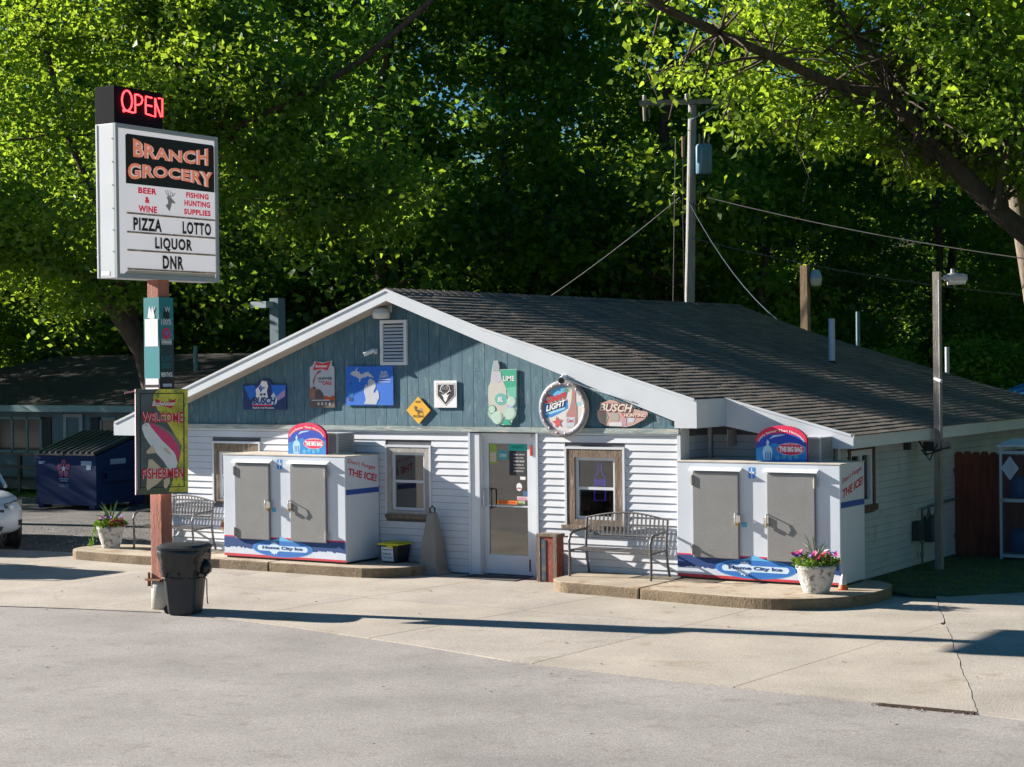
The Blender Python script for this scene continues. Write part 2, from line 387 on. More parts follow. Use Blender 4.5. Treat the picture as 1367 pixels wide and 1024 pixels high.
for k in range(20):
    z0 = .02+k*CH; z1 = z0+CH
    segs = [(XL+.03, XC-.03)]
    for o in trim:
        if z1 > o[2]+.01 and z0 < o[3]-.01:
            ns = []
            for a, b in segs:
                if o[1] <= a or o[0] >= b: ns.append((a, b)); continue
                if a < o[0]: ns.append((a, o[0]))
                if o[1] < b: ns.append((o[1], b))
            segs = ns
    for a, b in segs:
        if b-a > .02: lap(k, a, b, 0, 'x', 0, z0)
    if z1 < 2.02:
        so = SOPEN[0]; ss = [(YR+.06, YBK)]
        if z1 > so[2]-.06 and z0 < so[3]+.06: ss = [(YR+.06, so[0]-.09), (so[1]+.09, YBK)]
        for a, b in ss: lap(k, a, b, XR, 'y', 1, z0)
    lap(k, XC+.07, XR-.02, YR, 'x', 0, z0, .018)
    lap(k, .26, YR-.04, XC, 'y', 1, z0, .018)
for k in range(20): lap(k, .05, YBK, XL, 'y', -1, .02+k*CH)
# trim strips (J channels and corner posts)
def strip(nm, *b, mat=None): return MB().box(*b).build(nm, mat or m_fasc, store)
for o in OPEN[:3]:
    x0, x1, z0, z1 = o
    for b in ((x0-.034,-.034,z0-.034,x0,-.001,z1+.034),(x1,-.034,z0-.034,x1+.034,-.001,z1+.034),(x0,-.034,z1,x1,-.001,z1+.034)): strip('channel_strip', *b)
x0, x1, z0, z1 = OPEN[3]
strip('channel_strip', x0-.034,-.036,.0,x0,-.001,z1+.02); strip('channel_strip', x1,-.036,.0,x1+.034,-.001,z1+.02)
strip('top_strip', XL,-.03,2.121,x0-.036,-.001,2.15); strip('top_strip', x1+.036,-.03,2.121,XC-.002,-.001,2.15)
strip('corner_post', XC-.03,-.034,.0,XC+.024,-.001,2.15); strip('corner_post', XC+.001,.0,.0,XC+.024,.24,2.28)
strip('corner_post', XR-.02,YR-.026,0,XR+.026,YR+.055,2.0); strip('corner_post', XL-.026,-.026,-.05,XL+.026,.05,2.15)
strip('inner_post', XC+.001,YR-.045,0,XC+.05,YR-.001,2.28)
strip('band_board', XL,-.045,2.152,XC,-.001,2.225, mat=m_trimw)
# gable planks
PRX = [-10.57,-4.86,-3.16,.37,2.283]; PRZ = [2.247,4.32,3.705,2.646,2.142]
def zr(x): return float(np.interp(x, PRX, PRZ))
m_pk = m_teal
x = XL+.02; 
while x < XC-.01:
    wd = min(.197, XC-.005-x)
    za, zb = zr(x)-.10, zr(x+wd)-.10; zt = 2.228
    if x < -4.86 < x+wd: pts = [(x,zt),(x+wd,zt),(x+wd,zb),(-4.86,zr(-4.86)-.1),(x,za)]
    else: pts = [(x,zt),(x+wd,zt),(x+wd,zb),(x,za)]
    if zb > zt+.02 and za > zt+.02:
        MB().prism(XZ, pts, .004, .02+random.uniform(-.001,.001)).build('gable_plank', m_pk, store)
    x += .203
MB().prism(XZ, [(XL,2.2),(XC,2.2),(XC,zr(XC)-.12),(-3.16,zr(-3.16)-.12),(-4.86,4.2),(XL,zr(XL)-.12)], -.1, 0).build('gable_backing', flat('gable gaps', (.03,.05,.055), .9), store)
# roof deck, fascias, soffits
YF = -.35; Y2 = .57; YE = 12.1
def roofslab(xs, y0, y1, nm, th=.09, mt=None):
    mb = MB(); up = [(x, zr(x)) for x in xs]; lo = [(x, z-th) for x, z in up[::-1]]
    mb.prism(plane((0,y0,0), (1,0,0), (0,0,1)), up[::-1]+lo[::-1], 0, -(y1-y0)); return mb.build(nm, mt or m_shing, store)
roofslab([-10.55,-4.86,-3.16,.355], YF+.015, YE, 'roof'); roofslab([.355,2.265], Y2+.015, YE, 'roof')
def pl(y): return plane((0,y,0), (1,0,0), (0,0,1))
# rakes (drip lip on top and face board below)
def rake(nm, top, bot, y, th=.03):
    MB().prism(pl(y), top+bot[::-1], -th, 0).build(nm, m_fasc, store)
lip = lambda xs, dz=.012: [(x, zr(x)+dz) for x in xs]
rake('rake_fascia', [(x, zr(x)-.001) for x in (-10.57,-4.86)], [(-10.57,2.03),(-10.12,2.03),(-9.4,zr(-9.4)-.17),(-4.86,4.15)], YF)
rake('rake_fascia', [(x, zr(x)-.001) for x in (-4.858,-3.16,.37)], [(-4.858,4.15),(-3.16,3.505),(.057,2.345),(.057,2.25),(.37,2.25)], YF)
rake('rake_fascia', [(x, zr(x)-.001) for x in (.402,2.283)], [(.402,2.245),(.95,2.14),(2.03,1.955),(2.283,1.955)], Y2)
for xs, y in (((-10.57,-4.86),YF),((-4.858,-3.16,.37),YF),((.402,2.283),Y2)):
    t = [(x, zr(x)+.014) for x in xs]; b = [(x, zr(x)-.022) for x in xs]
    MB().prism(pl(y-.0005), t+b[::-1], 0, .012).build('drip_edge', m_fasc, store)
MB().box(.37,YF,2.25,.40,Y2+.03,2.646).build('return_fascia', m_fasc, store)
MB().box(2.283,Y2-.0,1.955,2.31,YE,2.135).build('eave_fascia', m_fasc, store)
MB().box(2.31,Y2-.01,2.10,2.325,YE,2.142).build('drip_edge', m_fasc, store)
MB().box(-10.60,YF,2.03,-10.57,YE,2.24).build('eave_fascia', m_fasc, store)
mb = MB()
for (xa, xb2) in ((-10.1,-4.86),(-4.86,-3.16),(-3.16,.05)):
    za, zb = zr(xa)-.165, zr(xb2)-.165
    if xa < -9.9: za = max(za, 2.2)
    mb.hexa([(xa,YF+.032,za-.01),(xb2,YF+.032,zb-.01),(xb2,.0-.002,zb-.01),(xa,.0-.002,za-.01),(xa,YF+.032,za),(xb2,YF+.032,zb),(xb2,-.002,zb),(xa,-.002,za)])
mb.build('rake_soffit', m_sof, store)
MB().box(.06,YF+.031,2.256,.368,YR-.03,2.268).box(.402,Y2+.031,1.96,.41,YR-.02,2.2).build('return_soffit', m_sof, store)
MB().box(XR+.03,Y2+.035,1.975,2.281,YE-.02,1.987).build('eave_soffit', m_sof, store)
MB().box(-10.568,YF+.035,2.04,XL-.03,YE-.02,2.052).build('eave_soffit', m_sof, store)
MB().prism(pl(Y2+.02), [(.41,2.2),(2.0,1.99),(2.0,2.10),(.41,2.5)], -.32, -.30).build('soffit_closure', m_sof, store)
MB().prism(pl(YE-.3), [(XL,2.1),(XR,2.0),(XR,zr(XR)-.12),(-4.86,4.2),(XL,zr(XL)-.12)], -.05, 0).build('rear_gable', m_teal, store)
# shingle tabs on the slope in view
tabs = []
EXP = .142
k = 0; xlow = 2.335
while xlow > -4.70:
    y = (Y2 if xlow > .42 else YF)-.012 + (0.16 if k % 2 else 0) - .16
    wav = .006*math.sin(k*1.7)
    while y < YE:
        y0 = max(y, (Y2 if xlow > .42 else YF)-.012); y1 = min(y+.318, YE+.02)
        if y1-y0 > .05:
            xl_ = xlow + random.uniform(-.003,.003)+.006*math.sin(y*.9+k*.3)
            xh = xlow-.20
            lift = random.uniform(.017,.023)
            zl = zr(min(xl_, 2.283))-max(0, xl_-2.283)*.26
            p = [(xl_,y0,zl+.001),(xl_,y1,zl+.001),(xh,y1,zr(xh)+.001),(xh,y0,zr(xh)+.001),(xl_,y0,zl+lift),(xl_,y1,zl+lift),(xh,y1,zr(xh)+.006),(xh,y0,zr(xh)+.006)]
            tabs.append((math.dist((xl_, y0), (11.8,-23)), p))
        y += .326
    xlow -= EXP; k += 1
tabs.sort(key=lambda t: t[0])
FC = [(0,1,2,3),(4,7,6,5),(0,4,5,1),(1,5,6,2),(2,6,7,3),(3,7,4,0)]
for d, p in tabs[:300]:
    MB().add(p, FC).build('shingle', m_shing, store)
mb = MB()
for d, p in tabs[300:]: mb.add(p, FC)
mb.build('shingles', m_shing, store, kind='stuff')
# plainer courses on the far slope, ridge caps
mb = MB(); xlow = -10.6; k = 0
while xlow < -4.95:
    zz = zr(max(xlow, -10.57)); mb.add([(xlow,YF-.01,zz),(xlow,YE,zz),(xlow+.2,YE,zr(xlow+.2)),(xlow+.2,YF-.01,zr(xlow+.2)),(xlow,YF-.01,zz+.02),(xlow,YE,zz+.02),(xlow+.2,YE,zr(xlow+.2)+.006),(xlow+.2,YF-.01,zr(xlow+.2)+.006)], [f[::-1] for f in FC]); xlow += EXP
mb.build('shingles', m_shing, store, kind='stuff')
y = YF
while y < YE:
    MB().add([(-5.02,y,4.29),(-4.86,y,4.352),(-4.70,y,4.29),(-5.02,y+.24,4.275),(-4.86,y+.24,4.338),(-4.70,y+.24,4.275)], [(0,1,4,3),(1,2,5,4),(0,3,5,2),(0,2,1)]).build('ridge_cap', m_shing, store); y += .22
# windows of the front
def window(x0, x1, z0, z1, sx0, sx1, sz0, sz1, wood=m_wood):
    fr_ = MB()
    for b in ((x0,-.024,z0,sx0-.0,.10,z1),(sx1,-.024,z0,x1,.10,z1),(sx0,-.024,sz1,sx1,.10,z1),(sx0,-.024,z0,sx1,.10,sz0)): fr_.box(*b)
    f = fr_.build('window', wood, store)
    s = MB(); b = .045
    for q in ((sx0,.012,sz0,sx0+b,.07,sz1),(sx1-b,.012,sz0,sx1,.07,sz1),(sx0+b,.012,sz1-b,sx1-b,.07,sz1),(sx0+b,.012,sz0,sx1-b,.07,sz0+b),(sx0+b,.02,(sz0+sz1)/2-.02,sx1-b,.07,(sz0+sz1)/2+.02)): s.box(*q)
    s.build('sash', m_fasc, f)
    zm = (sz0+sz1)/2
    MB().box(sx0+b,.045,sz0+b,sx1-b,.05,zm-.02).build('pane', m_glass, f)
    MB().box(sx0+b,.035,zm+.02,sx1-b,.04,sz1-b).build('pane', m_glass, f)
    return f
m_wood2 = M('pale weathered timber', (.36,.34,.32), .9, .2, 5, .5, 25, stretch=(3,3,.6), col2=(.24,.19,.15), thr=.56, c2scale=5)
f = window(-8.66,-7.70,.95,1.91,-8.57,-7.80,.99,1.77)
f = window(-5.12,-4.32,.86,1.90,-5.04,-4.41,.92,1.82, m_wood2); MB().box(-5.14,-.06,.80,-4.30,-.025,.86).build('sill', m_wood, f)
f = window(-1.88,-.95,.80,1.92,-1.75,-1.08,.90,1.80); MB().box(-1.95,-.085,.76,-.93,-.025,.815).build('sill', m_wood, f)
# side window
fr_ = MB(); X = XR
for b in ((X-.1,1.28,1.02,X+.03,1.36,1.94),(X-.1,2.20,1.02,X+.03,2.28,1.94),(X-.1,1.36,1.88,X+.03,2.20,1.94),(X-.1,1.25,.99,X+.06,2.31,1.08)): fr_.box(*b)
f = fr_.build('window', M('dark brown trim', (.10,.065,.05), .8, .2, 4), store)
s = MB()
for b in ((X-.06,1.36,1.08,X+.012,1.42,1.88),(X-.06,2.12,1.08,X+.012,2.20,1.88),(X-.06,1.42,1.80,X+.012,2.12,1.88),(X-.06,1.42,1.08,X+.012,2.12,1.16),(X-.05,1.74,1.16,X+.008,1.82,1.80)): s.box(*b)
s.build('sash', m_fasc, f)
MB().box(X-.03,1.42,1.16,X-.025,1.74,1.80).build('pane', m_glass, f); MB().box(X-.04,1.82,1.16,X-.035,2.12,1.80).build('pane', m_glass, f)
MB().box(X-.30,1.84,1.10,X-.28,2.1,1.82).build('curtain', M('green curtain', (.03,.16,.13), .8, .2, 4), f)
# door in its deep frame
x0, x1 = -3.56, -2.40
df = MB()
for b in ((x0,-.02,0,-3.405,.14,2.13),(-2.535,.085,0,x1,.14,2.13),(-3.405,.02,2.078,-2.535,.14,2.13)): df.box(*b)
door = df.build('door_frame', m_alu, store)
lf = MB()
for b in ((-3.402,.088,.02,-3.31,.128,2.075),(-2.625,.088,.02,-2.538,.128,2.075),(-3.31,.088,1.975,-2.625,.128,2.075),(-3.31,.088,.02,-2.625,.128,.31),(-3.31,.092,1.03,-2.625,.124,1.05)): lf.box(*b)
leaf = lf.build('door', m_alu, store)
MB().box(-3.31,.104,.31,-2.625,.11,1.03).build('glass', m_glass2, leaf); MB().box(-3.31,.104,1.05,-2.625,.11,1.975).build('glass', m_glass2, leaf)
MB().tube([(-3.365,.088,1.02),(-3.365,.03,1.04),(-3.365,.03,1.26),(-3.365,.088,1.28)], .014).build('handle', m_fasc, leaf)
MB().tube([(-3.29,.10,1.0),(-3.23,.04,1.02),(-3.23,.04,1.28),(-3.29,.10,1.30)], .010).build('handle', m_black, leaf)
MB().box(-2.60,.072,.08,-2.585,.088,.26).build('door_stop', m_black, leaf)
MB().box(-2.56,.06,1.80,-2.53,.085,1.95).build('closer_tag', flat('red tag', (.5,.03,.02)), leaf)
DP = plane((0,.1035,0), (1,0,0), (0,0,1))
def stick(x0, z0, x1, z1, col, nm='sticker', d=.001):
    return poly(DP, [(x0,z0),(x1,z0),(x1,z1),(x0,z1)], flat('sticker %.2f %.2f %.2f' % col, col), leaf, d, nm)
stick(-3.30,1.67,-3.17,1.96,(.28,.42,.05)); poly(DP, [(-3.29,1.70),(-3.18,1.70),(-3.18,1.84),(-3.29,1.84)], flat('pale print', (.6,.5,.35)), leaf, .002)
s_ = stick(-3.15,1.73,-2.97,1.87,(.05,.32,.36)); letter(DP, 'OPEN', -3.12,1.77,.12,.05, flat('print white', (.8,.8,.8)), s_, .003)
s_ = stick(-2.96,1.87,-2.64,1.97,(.0,.42,.33)); letter(DP, 'newport', -2.91,1.89,.22,.055, flat('print dkgreen', (.0,.2,.2)), s_, .003)
s_ = stick(-2.95,1.50,-2.65,1.868,(.012,.012,.02))
for i, tx in enumerate(['Surgeon general','warning smoking','causes cancer','heart disease and','may complicate','pregnancy']): letter(DP, tx, -2.87,1.80-i*.05,.19-.02*(i % 2),.026, MATS['print white'], s_, .003, 0)
stick(-2.76,1.44,-2.67,1.485,(.8,.78,.78)); stick(-2.71,1.20,-2.64,1.27,(.03,.12,.3)); stick(-2.82,1.14+.0,-2.63,1.19,(.55,.5,.5)); stick(-2.88,1.072,-2.68,1.125,(.35,.45,.2))
s_ = stick(-2.80,1.13,-2.65,1.175,(.6,.25,.35), d=.0025)
o = poly(DP, ell(-2.78,1.33,.05,.06), flat('bee print', (.75,.75,.78)), leaf, .001); poly(DP, ell(-2.78,1.31,.042,.012), flat('bee band', (.5,.1,.1)), o, .002)
# orange push sign on a bar across the glass
s_ = MB().box(-3.16,.075,1.07,-2.80,.085,1.125).build('push_sign', flat('orange sign', (.85,.20,.015)), leaf); letter(plane((0,.0745,0),(1,0,0),(0,0,1)), 'MARATHON', -3.12,1.08,.28,.034, flat('print dark red', (.5,.05,.0)), s_, .0015)
# neon bottle figure hanging inside the right-hand window
ns = thing('neon_sign', 'violet blue neon bottle sign glowing behind the window right of the door', 'neon sign', (-1.41,.12,1.45))
npts = [(-.03,.25),(-.03,.12),(-.09,.05),(-.09,-.28),(.09,-.28),(.09,.05),(.03,.12),(.03,.25),(-.03,.25)]
MB().tube([(a,0,b) for a, b in npts], .007, 6).build('tube', M('violet neon', (.1,.02,.5), .4, 0, emit=(.16,.05,1.0,.45)), ns)
MB().box(-.08,.0,-.07,.08,.01,.03).build('glow_label', M('blue neon', (.05,.02,.5), .4, 0, emit=(.08,.03,1.0,.35)), ns)
# gable vent
vf = MB()
for b in ((-5.20,-.06,3.165,-5.145,-.018,3.86),(-4.75,-.06,3.165,-4.695,-.018,3.86),(-5.145,-.06,3.81,-4.75,-.018,3.86),(-5.145,-.06,3.165,-4.75,-.018,3.215)): vf.box(*b)
v_ = vf.build('gable_vent', m_fasc, store)
MB().box(-5.145,-.028,3.215,-4.75,-.022,3.81).build('backing', m_dark, v_)
for i in range(11):
    z = 3.225+i*.0525
    MB().hexa([(-5.144,-.056,z),(-4.751,-.056,z),(-4.751,-.032,z+.030),(-5.144,-.032,z+.030),(-5.144,-.052,z+.004),(-4.751,-.052,z+.004),(-4.751,-.030,z+.036),(-5.144,-.030,z+.036)]).build('slat', m_fasc, v_)
# crawl vent low on the wall left of the ice chest
cv = MB().box(-8.52,-.034,.47,-8.2,-.022,.64).build('crawl_vent', flat('tan vent', (.42,.33,.22)), store)
for i in range(3): MB().box(-8.50+i*.1,-.04,.50,-8.42+i*.1,-.034,.61).build('slot', flat('rust brown', (.25,.10,.04)), cv)
# ================================================================== wall signs (each hangs on the gable: a thing of its own)
W = flat('print white', (.8,.8,.8)); K = flat('print black', (.012,.012,.014)); RED = flat('print red', (.55,.02,.03)); NAVY = flat('print navy', (.002,.025,.13))
BLUE = flat('print blue', (.0,.13,.60)); PALE = flat('print pale', (.50,.55,.62)); GREY = flat('print grey', (.30,.31,.33))
CRIM = flat('print crimson', (.70,.01,.08)); MIDB = flat('print mid blue', (.02,.22,.62)); SKYB = flat('print sky blue', (.10,.42,.72))
def wall_sign(name, label, outline, mat, x, z, y=-.045, th=.012, ux=(1,0,0)):
    """board with the given outline (local metres), lower left at x, z; returns plane function and the thing"""
    t = thing(name, label, 'sign', (x, y, z), 0, 'tin signs on the gable')
    p = plane((0,0,0), ux, (0,0,1))
    b = MB().prism(p, outline, -th, 0).build('board', mat, t)
    # fixing battens so the board touches the planks
    return t, b, p
# 1 mountain sign
t, b, p = wall_sign('tin_sign', 'dark blue mountain beer sign with raised peak, leftmost on the gable', [(0,0),(.905,0),(.905,.41),(.62,.41),(.56,.49),(.45,.51),(.34,.47),(.26,.41),(0,.41)], NAVY, -7.99, 2.466)
poly(p, [(0.02,.38),(.25,.40),(.30,.24),(.14,.16)], BLUE, b, .002); poly(p, [(.6,.40),(.89,.40),(.89,.28),(.62,.18)], BLUE, b, .002); poly(p, [(.68,.2),(.88,.33),(.88,.22),(.74,.15)], flat('print mauve', (.35,.25,.5)), b, .003)
poly(p, [(.22,.10),(.28,.24),(.27,.33),(.36,.40),(.40,.47),(.50,.46),(.53,.38),(.50,.30),(.53,.18),(.60,.10)], W, b, .003); poly(p, [(.55,.12),(.60,.24),(.65,.28),(.72,.15),(.70,.10)], flat('print ice', (.45,.6,.75)), b, .0035)
poly(p, [(.33,.36),(.38,.40),(.42,.33),(.37,.28)], BLUE, b, .004); poly(p, ell(.385,.245,.028,.02,10), NAVY, b, .005); poly(p, ell(.455,.25,.028,.02,10), NAVY, b, .005); poly(p, ell(.42,.355,.05,.018,12), flat('print violet', (.3,.2,.5)), b, .005)
poly(p, [(.19,.085),(.68,.085),(.72,.17),(.23,.17)], flat('print cloud', (.5,.62,.8)), b, .0045)
letter(p, 'BUSCH', .21,.09,.48,.115, NAVY, b, .007, .05, .25); poly(p, [(.20,.058),(.60,.058),(.61,.080),(.20,.080)], CRIM, b, .006)
letter(p, 'Head for the Mountains.', .20,.018,.46,.03, W, b, .006)
# 2 bow sign
t, b, p = wall_sign('tin_sign', 'tall pale grey sign with red bow on top and pheasant below', [(0,0),(.49,0),(.49,.64),(.44,.67),(.45,.745),(.28,.715),(.10,.735),(.05,.66),(0,.64)], flat('print pewter', (.42,.46,.52)), -6.6, 2.506)
poly(p, [(.06,.59),(.13,.725),(.26,.695),(.43,.735),(.36,.585),(.24,.615)], RED, b, .002); letter(p, 'Budweiser', .12,.635,.24,.045, W, b, .004, .02, .2)
letter(p, 'ANSWER', .16,.44,.29,.042, K, b, .003); letter(p, 'THE', .17,.395,.07,.025, K, b, .003); letter(p, 'CALL', .25,.36,.20,.06, RED, b, .003, .04)
poly(p, [(.0,.14),(.0,.30),(.06,.33),(.12,.30),(.20,.28),(.26,.22),(.30,.14)], flat('print rust', (.28,.13,.07)), b, .003); poly(p, [(.10,.14),(.11,.27),(.19,.29),(.25,.24),(.28,.17),(.27,.13)], flat('print slate', (.08,.06,.06)), b, .004)
poly(p, [(.28,.14),(.30,.19),(.40,.16),(.49,.20),(.49,.12),(.30,.11)], flat('print dark red', (.3,.03,.02)), b, .003); poly(p, [(0,0),(.49,0),(.49,.13),(0,.14)], flat('print brown', (.12,.085,.065)), b, .0025)
poly(p, [(.08,.33),(.10,.44),(.13,.52),(.22,.56),(.23,.60),(.16,.57),(.10,.50),(.06,.42)], flat('print wine', (.25,.06,.06)), b, .003); poly(p, ell(.09,.31,.02,.02,10), K, b, .005)
for i in range(4): poly(p, ell(.17+i*.075,.06,.022,.026,10), PALE, b, .004)
poly(p, [(.03,.105),(.40,.11),(.40,.125),(.03,.12)], PALE, b, .004)
# 3 state sign
t, b, p = wall_sign('tin_sign', 'bright blue square sign with silver state map below the louvered vent', [(0,0),(.915,.0),(.915,.61),(0,.61)], BLUE, -5.88, 2.544)
SX, SY = .0009*1.0, .0; 
def mi(pts): return [((u-75)/512*.915, (485-v)/420*.61) for u, v in pts]
silv = flat('print silver', (.46,.50,.55))
poly(p, mi([(120,145),(150,120),(175,118),(205,75),(212,78),(195,118),(222,125),(240,150),(262,150),(290,130),(328,125),(332,145),(352,150),(370,180),(390,184),(372,190),(340,182),(312,172),(290,186),(262,188),(240,200),(230,235),(220,235),(222,200),(190,178),(160,170)]), silv, b, .003)
poly(p, mi([(268,472),(290,430),(284,385),(272,345),(276,300),(290,265),(300,260),(306,285),(316,262),(318,225),(335,198),(372,212),(396,232),(400,290),(378,330),(378,350),(392,352),(412,322),(426,330),(434,370),(436,410),(420,430),(404,476)]), silv, b, .003)
letter(p, 'BUD\nLIGHT', .66,.43,.17,.10, PALE, b, .003, .04); poly(p, mi([(430,206),(560,206),(560,214),(430,214)]), PALE, b, .003); poly(p, mi([(430,232),(560,232),(560,239),(430,239)]), PALE, b, .003)
poly(p, mi([(100,345),(155,345),(155,385),(100,385)]), MIDB, b, .003); poly(p, mi([(105,400),(150,400),(150,440),(105,440)]), NAVY, b, .003); poly(p, mi([(120,240),(135,240),(135,260),(120,260)]), NAVY, b, .003)
# 4 diamond
t, b, p = wall_sign('tin_sign', 'small yellow diamond crossing sign', [(.0,.21),(.225,0),(.45,.21),(.225,.42)], flat('print amber', (.80,.42,.01)), -4.72, 2.26)
letter(p, 'BUCK', .175,.325,.10,.032, K, b, .003); letter(p, 'CROSSING', .12,.10,.21,.036, K, b, .003)
poly(p, [(.15,.26),(.17,.28),(.20,.26),(.19,.22),(.23,.22),(.30,.20),(.31,.15),(.30,.15),(.29,.19),(.24,.17),(.22,.14),(.21,.14),(.21,.18),(.17,.20),(.155,.23)], flat('print umber', (.12,.08,.03)), b, .003)
poly(p, [(.24,.25),(.29,.24),(.30,.22),(.25,.225)], GREY, b, .003)
# 5 shield
t, b, p = wall_sign('tin_sign', 'white square sign with black deer head shield', [(0,0),(.415,0),(.415,.41),(0,.41)], W, -4.2, 2.513)
def shd(u, v): return ((u-1018)/240*.415, (520-v)/290*.41)
q = [(1055,262),(1236,262),(1240,390),(1140,497),(1052,395)]
poly(p, [shd(*a) for a in [(1049,257),(1242,257),(1245,393),(1140,503),(1046,398)]], K, b, .002); poly(p, [shd(*a) for a in [(1053,261),(1238,261),(1241,391),(1140,499),(1050,396)]], W, b, .003); poly(p, [shd(*a) for a in [(1060,272),(1230,272),(1234,388),(1140,488),(1058,390)]], K, b, .004)
poly(p, [shd(*a) for a in [(1140,360),(1160,385),(1185,375),(1165,405),(1156,440),(1140,462),(1126,440),(1118,405),(1098,375),(1124,385)]], W, b, .005)
MB().tube([p(*shd(*a), .004) for a in [(1128,370),(1105,350),(1090,320),(1100,290),(1125,285)]], .006, 5).tube([p(*shd(*a), .004) for a in [(1152,370),(1176,350),(1192,320),(1184,290),(1158,285)]], .006, 5).tube([p(*shd(*a), .004) for a in [(1105,350),(1075,340)]], .005, 5).tube([p(*shd(*a), .004) for a in [(1176,350),(1205,340)]], .005, 5).build('print', W, b)
letter(p, 'BUCK', .13,.27,.14,.05, GREY, b, .005)
# 6 lime bottle sign
def lm(u, v): return ((u-115)*.00153, (835-v)*.001277)
LM = lambda L_: [lm(*a) for a in L_]
outl = LM([(215,825),(165,780),(125,735),(112,690),(125,640),(118,470),(125,380),(150,330),(158,260),(165,200),(178,130),(190,85),(240,80),(256,130),(258,182),(455,182),(450,640),(440,720),(400,775),(378,832),(290,832),(250,822)])
t, b, p = wall_sign('tin_sign', 'faded bottle shaped lime sign above the door', outl, flat('print faded green', (.40,.52,.46)), -3.225, 2.252, th=.015)
poly(p, LM([(262,188),(450,188),(446,640),(400,560),(340,420),(290,330),(270,240)]), flat('print emerald', (.02,.36,.22)), b, .002); poly(p, LM([(330,400),(448,380),(446,520),(360,480)]), flat('print mint', (.12,.48,.34)), b, .003)
letter(p, 'LIME', *lm(296,318), .20,.075, W, b, .004, .02)
poly(p, LM([(128,640),(122,470),(130,385),(155,332),(162,240),(182,205),(262,205),(282,290),(330,400),(345,640),(300,760),(160,730)]), flat('print bone', (.52,.52,.46)), b, .003)
poly(p, LM([(180,200),(186,90),(236,86),(252,130),(254,200)]), flat('print haze', (.33,.37,.42)), b, .003); poly(p, LM([(165,300),(190,215),(270,220),(285,310),(235,345)]), flat('print lilac', (.48,.46,.55)), b, .004)
poly(p, [(a, c) for a, c in ell(*lm(270,530), .11, .09, 20)], flat('print seafoam', (.12,.42,.36)), b, .004); letter(p, 'BL', *lm(232,560), .10,.07, W, b, .006, .03, .2)
for (u, v, r, mt) in ((225,745,.095,flat('print lime pale',(.50,.72,.58))),(375,690,.10,flat('print lime two',(.40,.66,.52))),(165,650,.07,flat('print leaf',(.10,.34,.24))),(390,560,.08,flat('print frost',(.45,.6,.62)))):
    cx, cy = lm(u, v); poly(p, ell(cx, cy, r*1.02, r*.98, 22), mt, b, .006+r*.01); poly(p, ell(cx, cy, r*.82, r*.78, 22), flat('print lime core', (.46,.62,.52)), b, .008+r*.01)
poly(p, LM([(285,820),(300,770),(345,760),(365,790),(385,826),(330,832)]), MATS['print emerald'], b, .006); poly(p, LM([(370,560),(385,540),(420,600),(330,700),(310,690)]), flat('print periwinkle', (.40,.45,.70)), b, .0085)
# 7 round sign
R0 = .415
t = thing('round_sign', 'large round beach scene beer sign with riveted metal rim', 'sign', (-1.888,-.09,2.505), 0, 'tin signs on the gable')
p = plane((0,0,0), (1,0,0), (0,0,1)); rimm = M('rim tin', (.24,.23,.26), .5, .2, 5, col2=(.42,.33,.24), thr=.55, c2scale=4)
b = MB().prism(p, ell(0,0,R0,R0,40), -.045, 0).build('board', flat('print sand', (.55,.53,.50)), t)
rg = MB(); n = 40
for i in range(n):
    a0, a1 = 2*PI*i/n, 2*PI*(i+1)/n
    q = lambda a, r, d: p(r*math.cos(a), r*math.sin(a), d)
    rg.add([q(a0,R0,.0),q(a1,R0,0),q(a1,R0*.95,.022),q(a0,R0*.95,.022),q(a0,R0*.80,.016),q(a1,R0*.80,.016),q(a0,R0*.78,0),q(a1,R0*.78,0)], [(0,1,2,3),(3,2,5,4),(4,5,7,6)], True)
rg.build('rim', rimm, t)
for i in range(16):
    a = 2*PI*i/16+.1; c_ = p(R0*.875*math.cos(a), R0*.875*math.sin(a), .02)
    MB().lathe([(.016,0),(.014,.006),(.006,.010),(0,.011)], (0,0,0), 8).build('rivet', flat('rivet', (.6,.6,.62), .3), t, loc=c_).rotation_euler = (PI/2,0,0)
def RP(L_): return [((u-988)/272*R0, (645-v)/322*R0) for u, v in L_]
poly(p, ell(0,0,R0*.79,R0*.79,36), flat('print beach', (.62,.62,.60)), b, .001); poly(p, RP([(860,440),(900,405),(960,395),(1030,398),(1040,470),(960,500),(850,520),(820,510)]), SKYB, b, .002)
poly(p, RP([(780,590),(775,700),(800,752),(860,740),(960,690),(1040,640),(1040,560),(900,590)]), MIDB, b, .002); poly(p, RP([(800,720),(900,690),(1010,650),(1010,625),(880,665),(785,700)]), flat('print foam', (.30,.60,.78)), b, .003)
poly(p, RP([(1120,580),(1200,560),(1200,600),(1130,620)]), flat('print aqua', (.25,.6,.6)), b, .002)
poly(p, RP([(1090,420),(1110,400),(1125,420),(1125,560),(1140,620),(1140,830),(1090,850),(1020,850),(1025,700),(1060,640),(1080,560)]), flat('print bottle', (.42,.20,.19)), b, .004)
poly(p, RP([(1018,740),(1120,740),(1110,850),(1015,850)]), PALE, b, .005); letter(p, 'Coors', *RP([(1030,800)])[0], .11,.06, RED, b, .006, .02, .2)
letter(p, 'Coors', 0,0,0,0, RED, b, .006, .06, .25, warp=lambda u, v: (lambda q: (q[0], q[1]))(RP([(775+250*u, 590-95*v-75*u+10*math.sin(u*3))])[0]))
letter(p, 'LIGHT', 0,0,0,0, K, b, .006, .10, .15, warp=lambda u, v: RP([(792+232*u, 690-85*v-75*u)])[0])
letter(p, 'LIGHT', 0,0,0,0, W, b, .009, .045, .15, warp=lambda u, v: RP([(800+220*u, 682-70*v-75*u)])[0])
poly(p, star(*RP([(925,800)])[0], .095, 5, .45, PI/2+.2), flat('print coral', (.62,.08,.10)), b, .006)
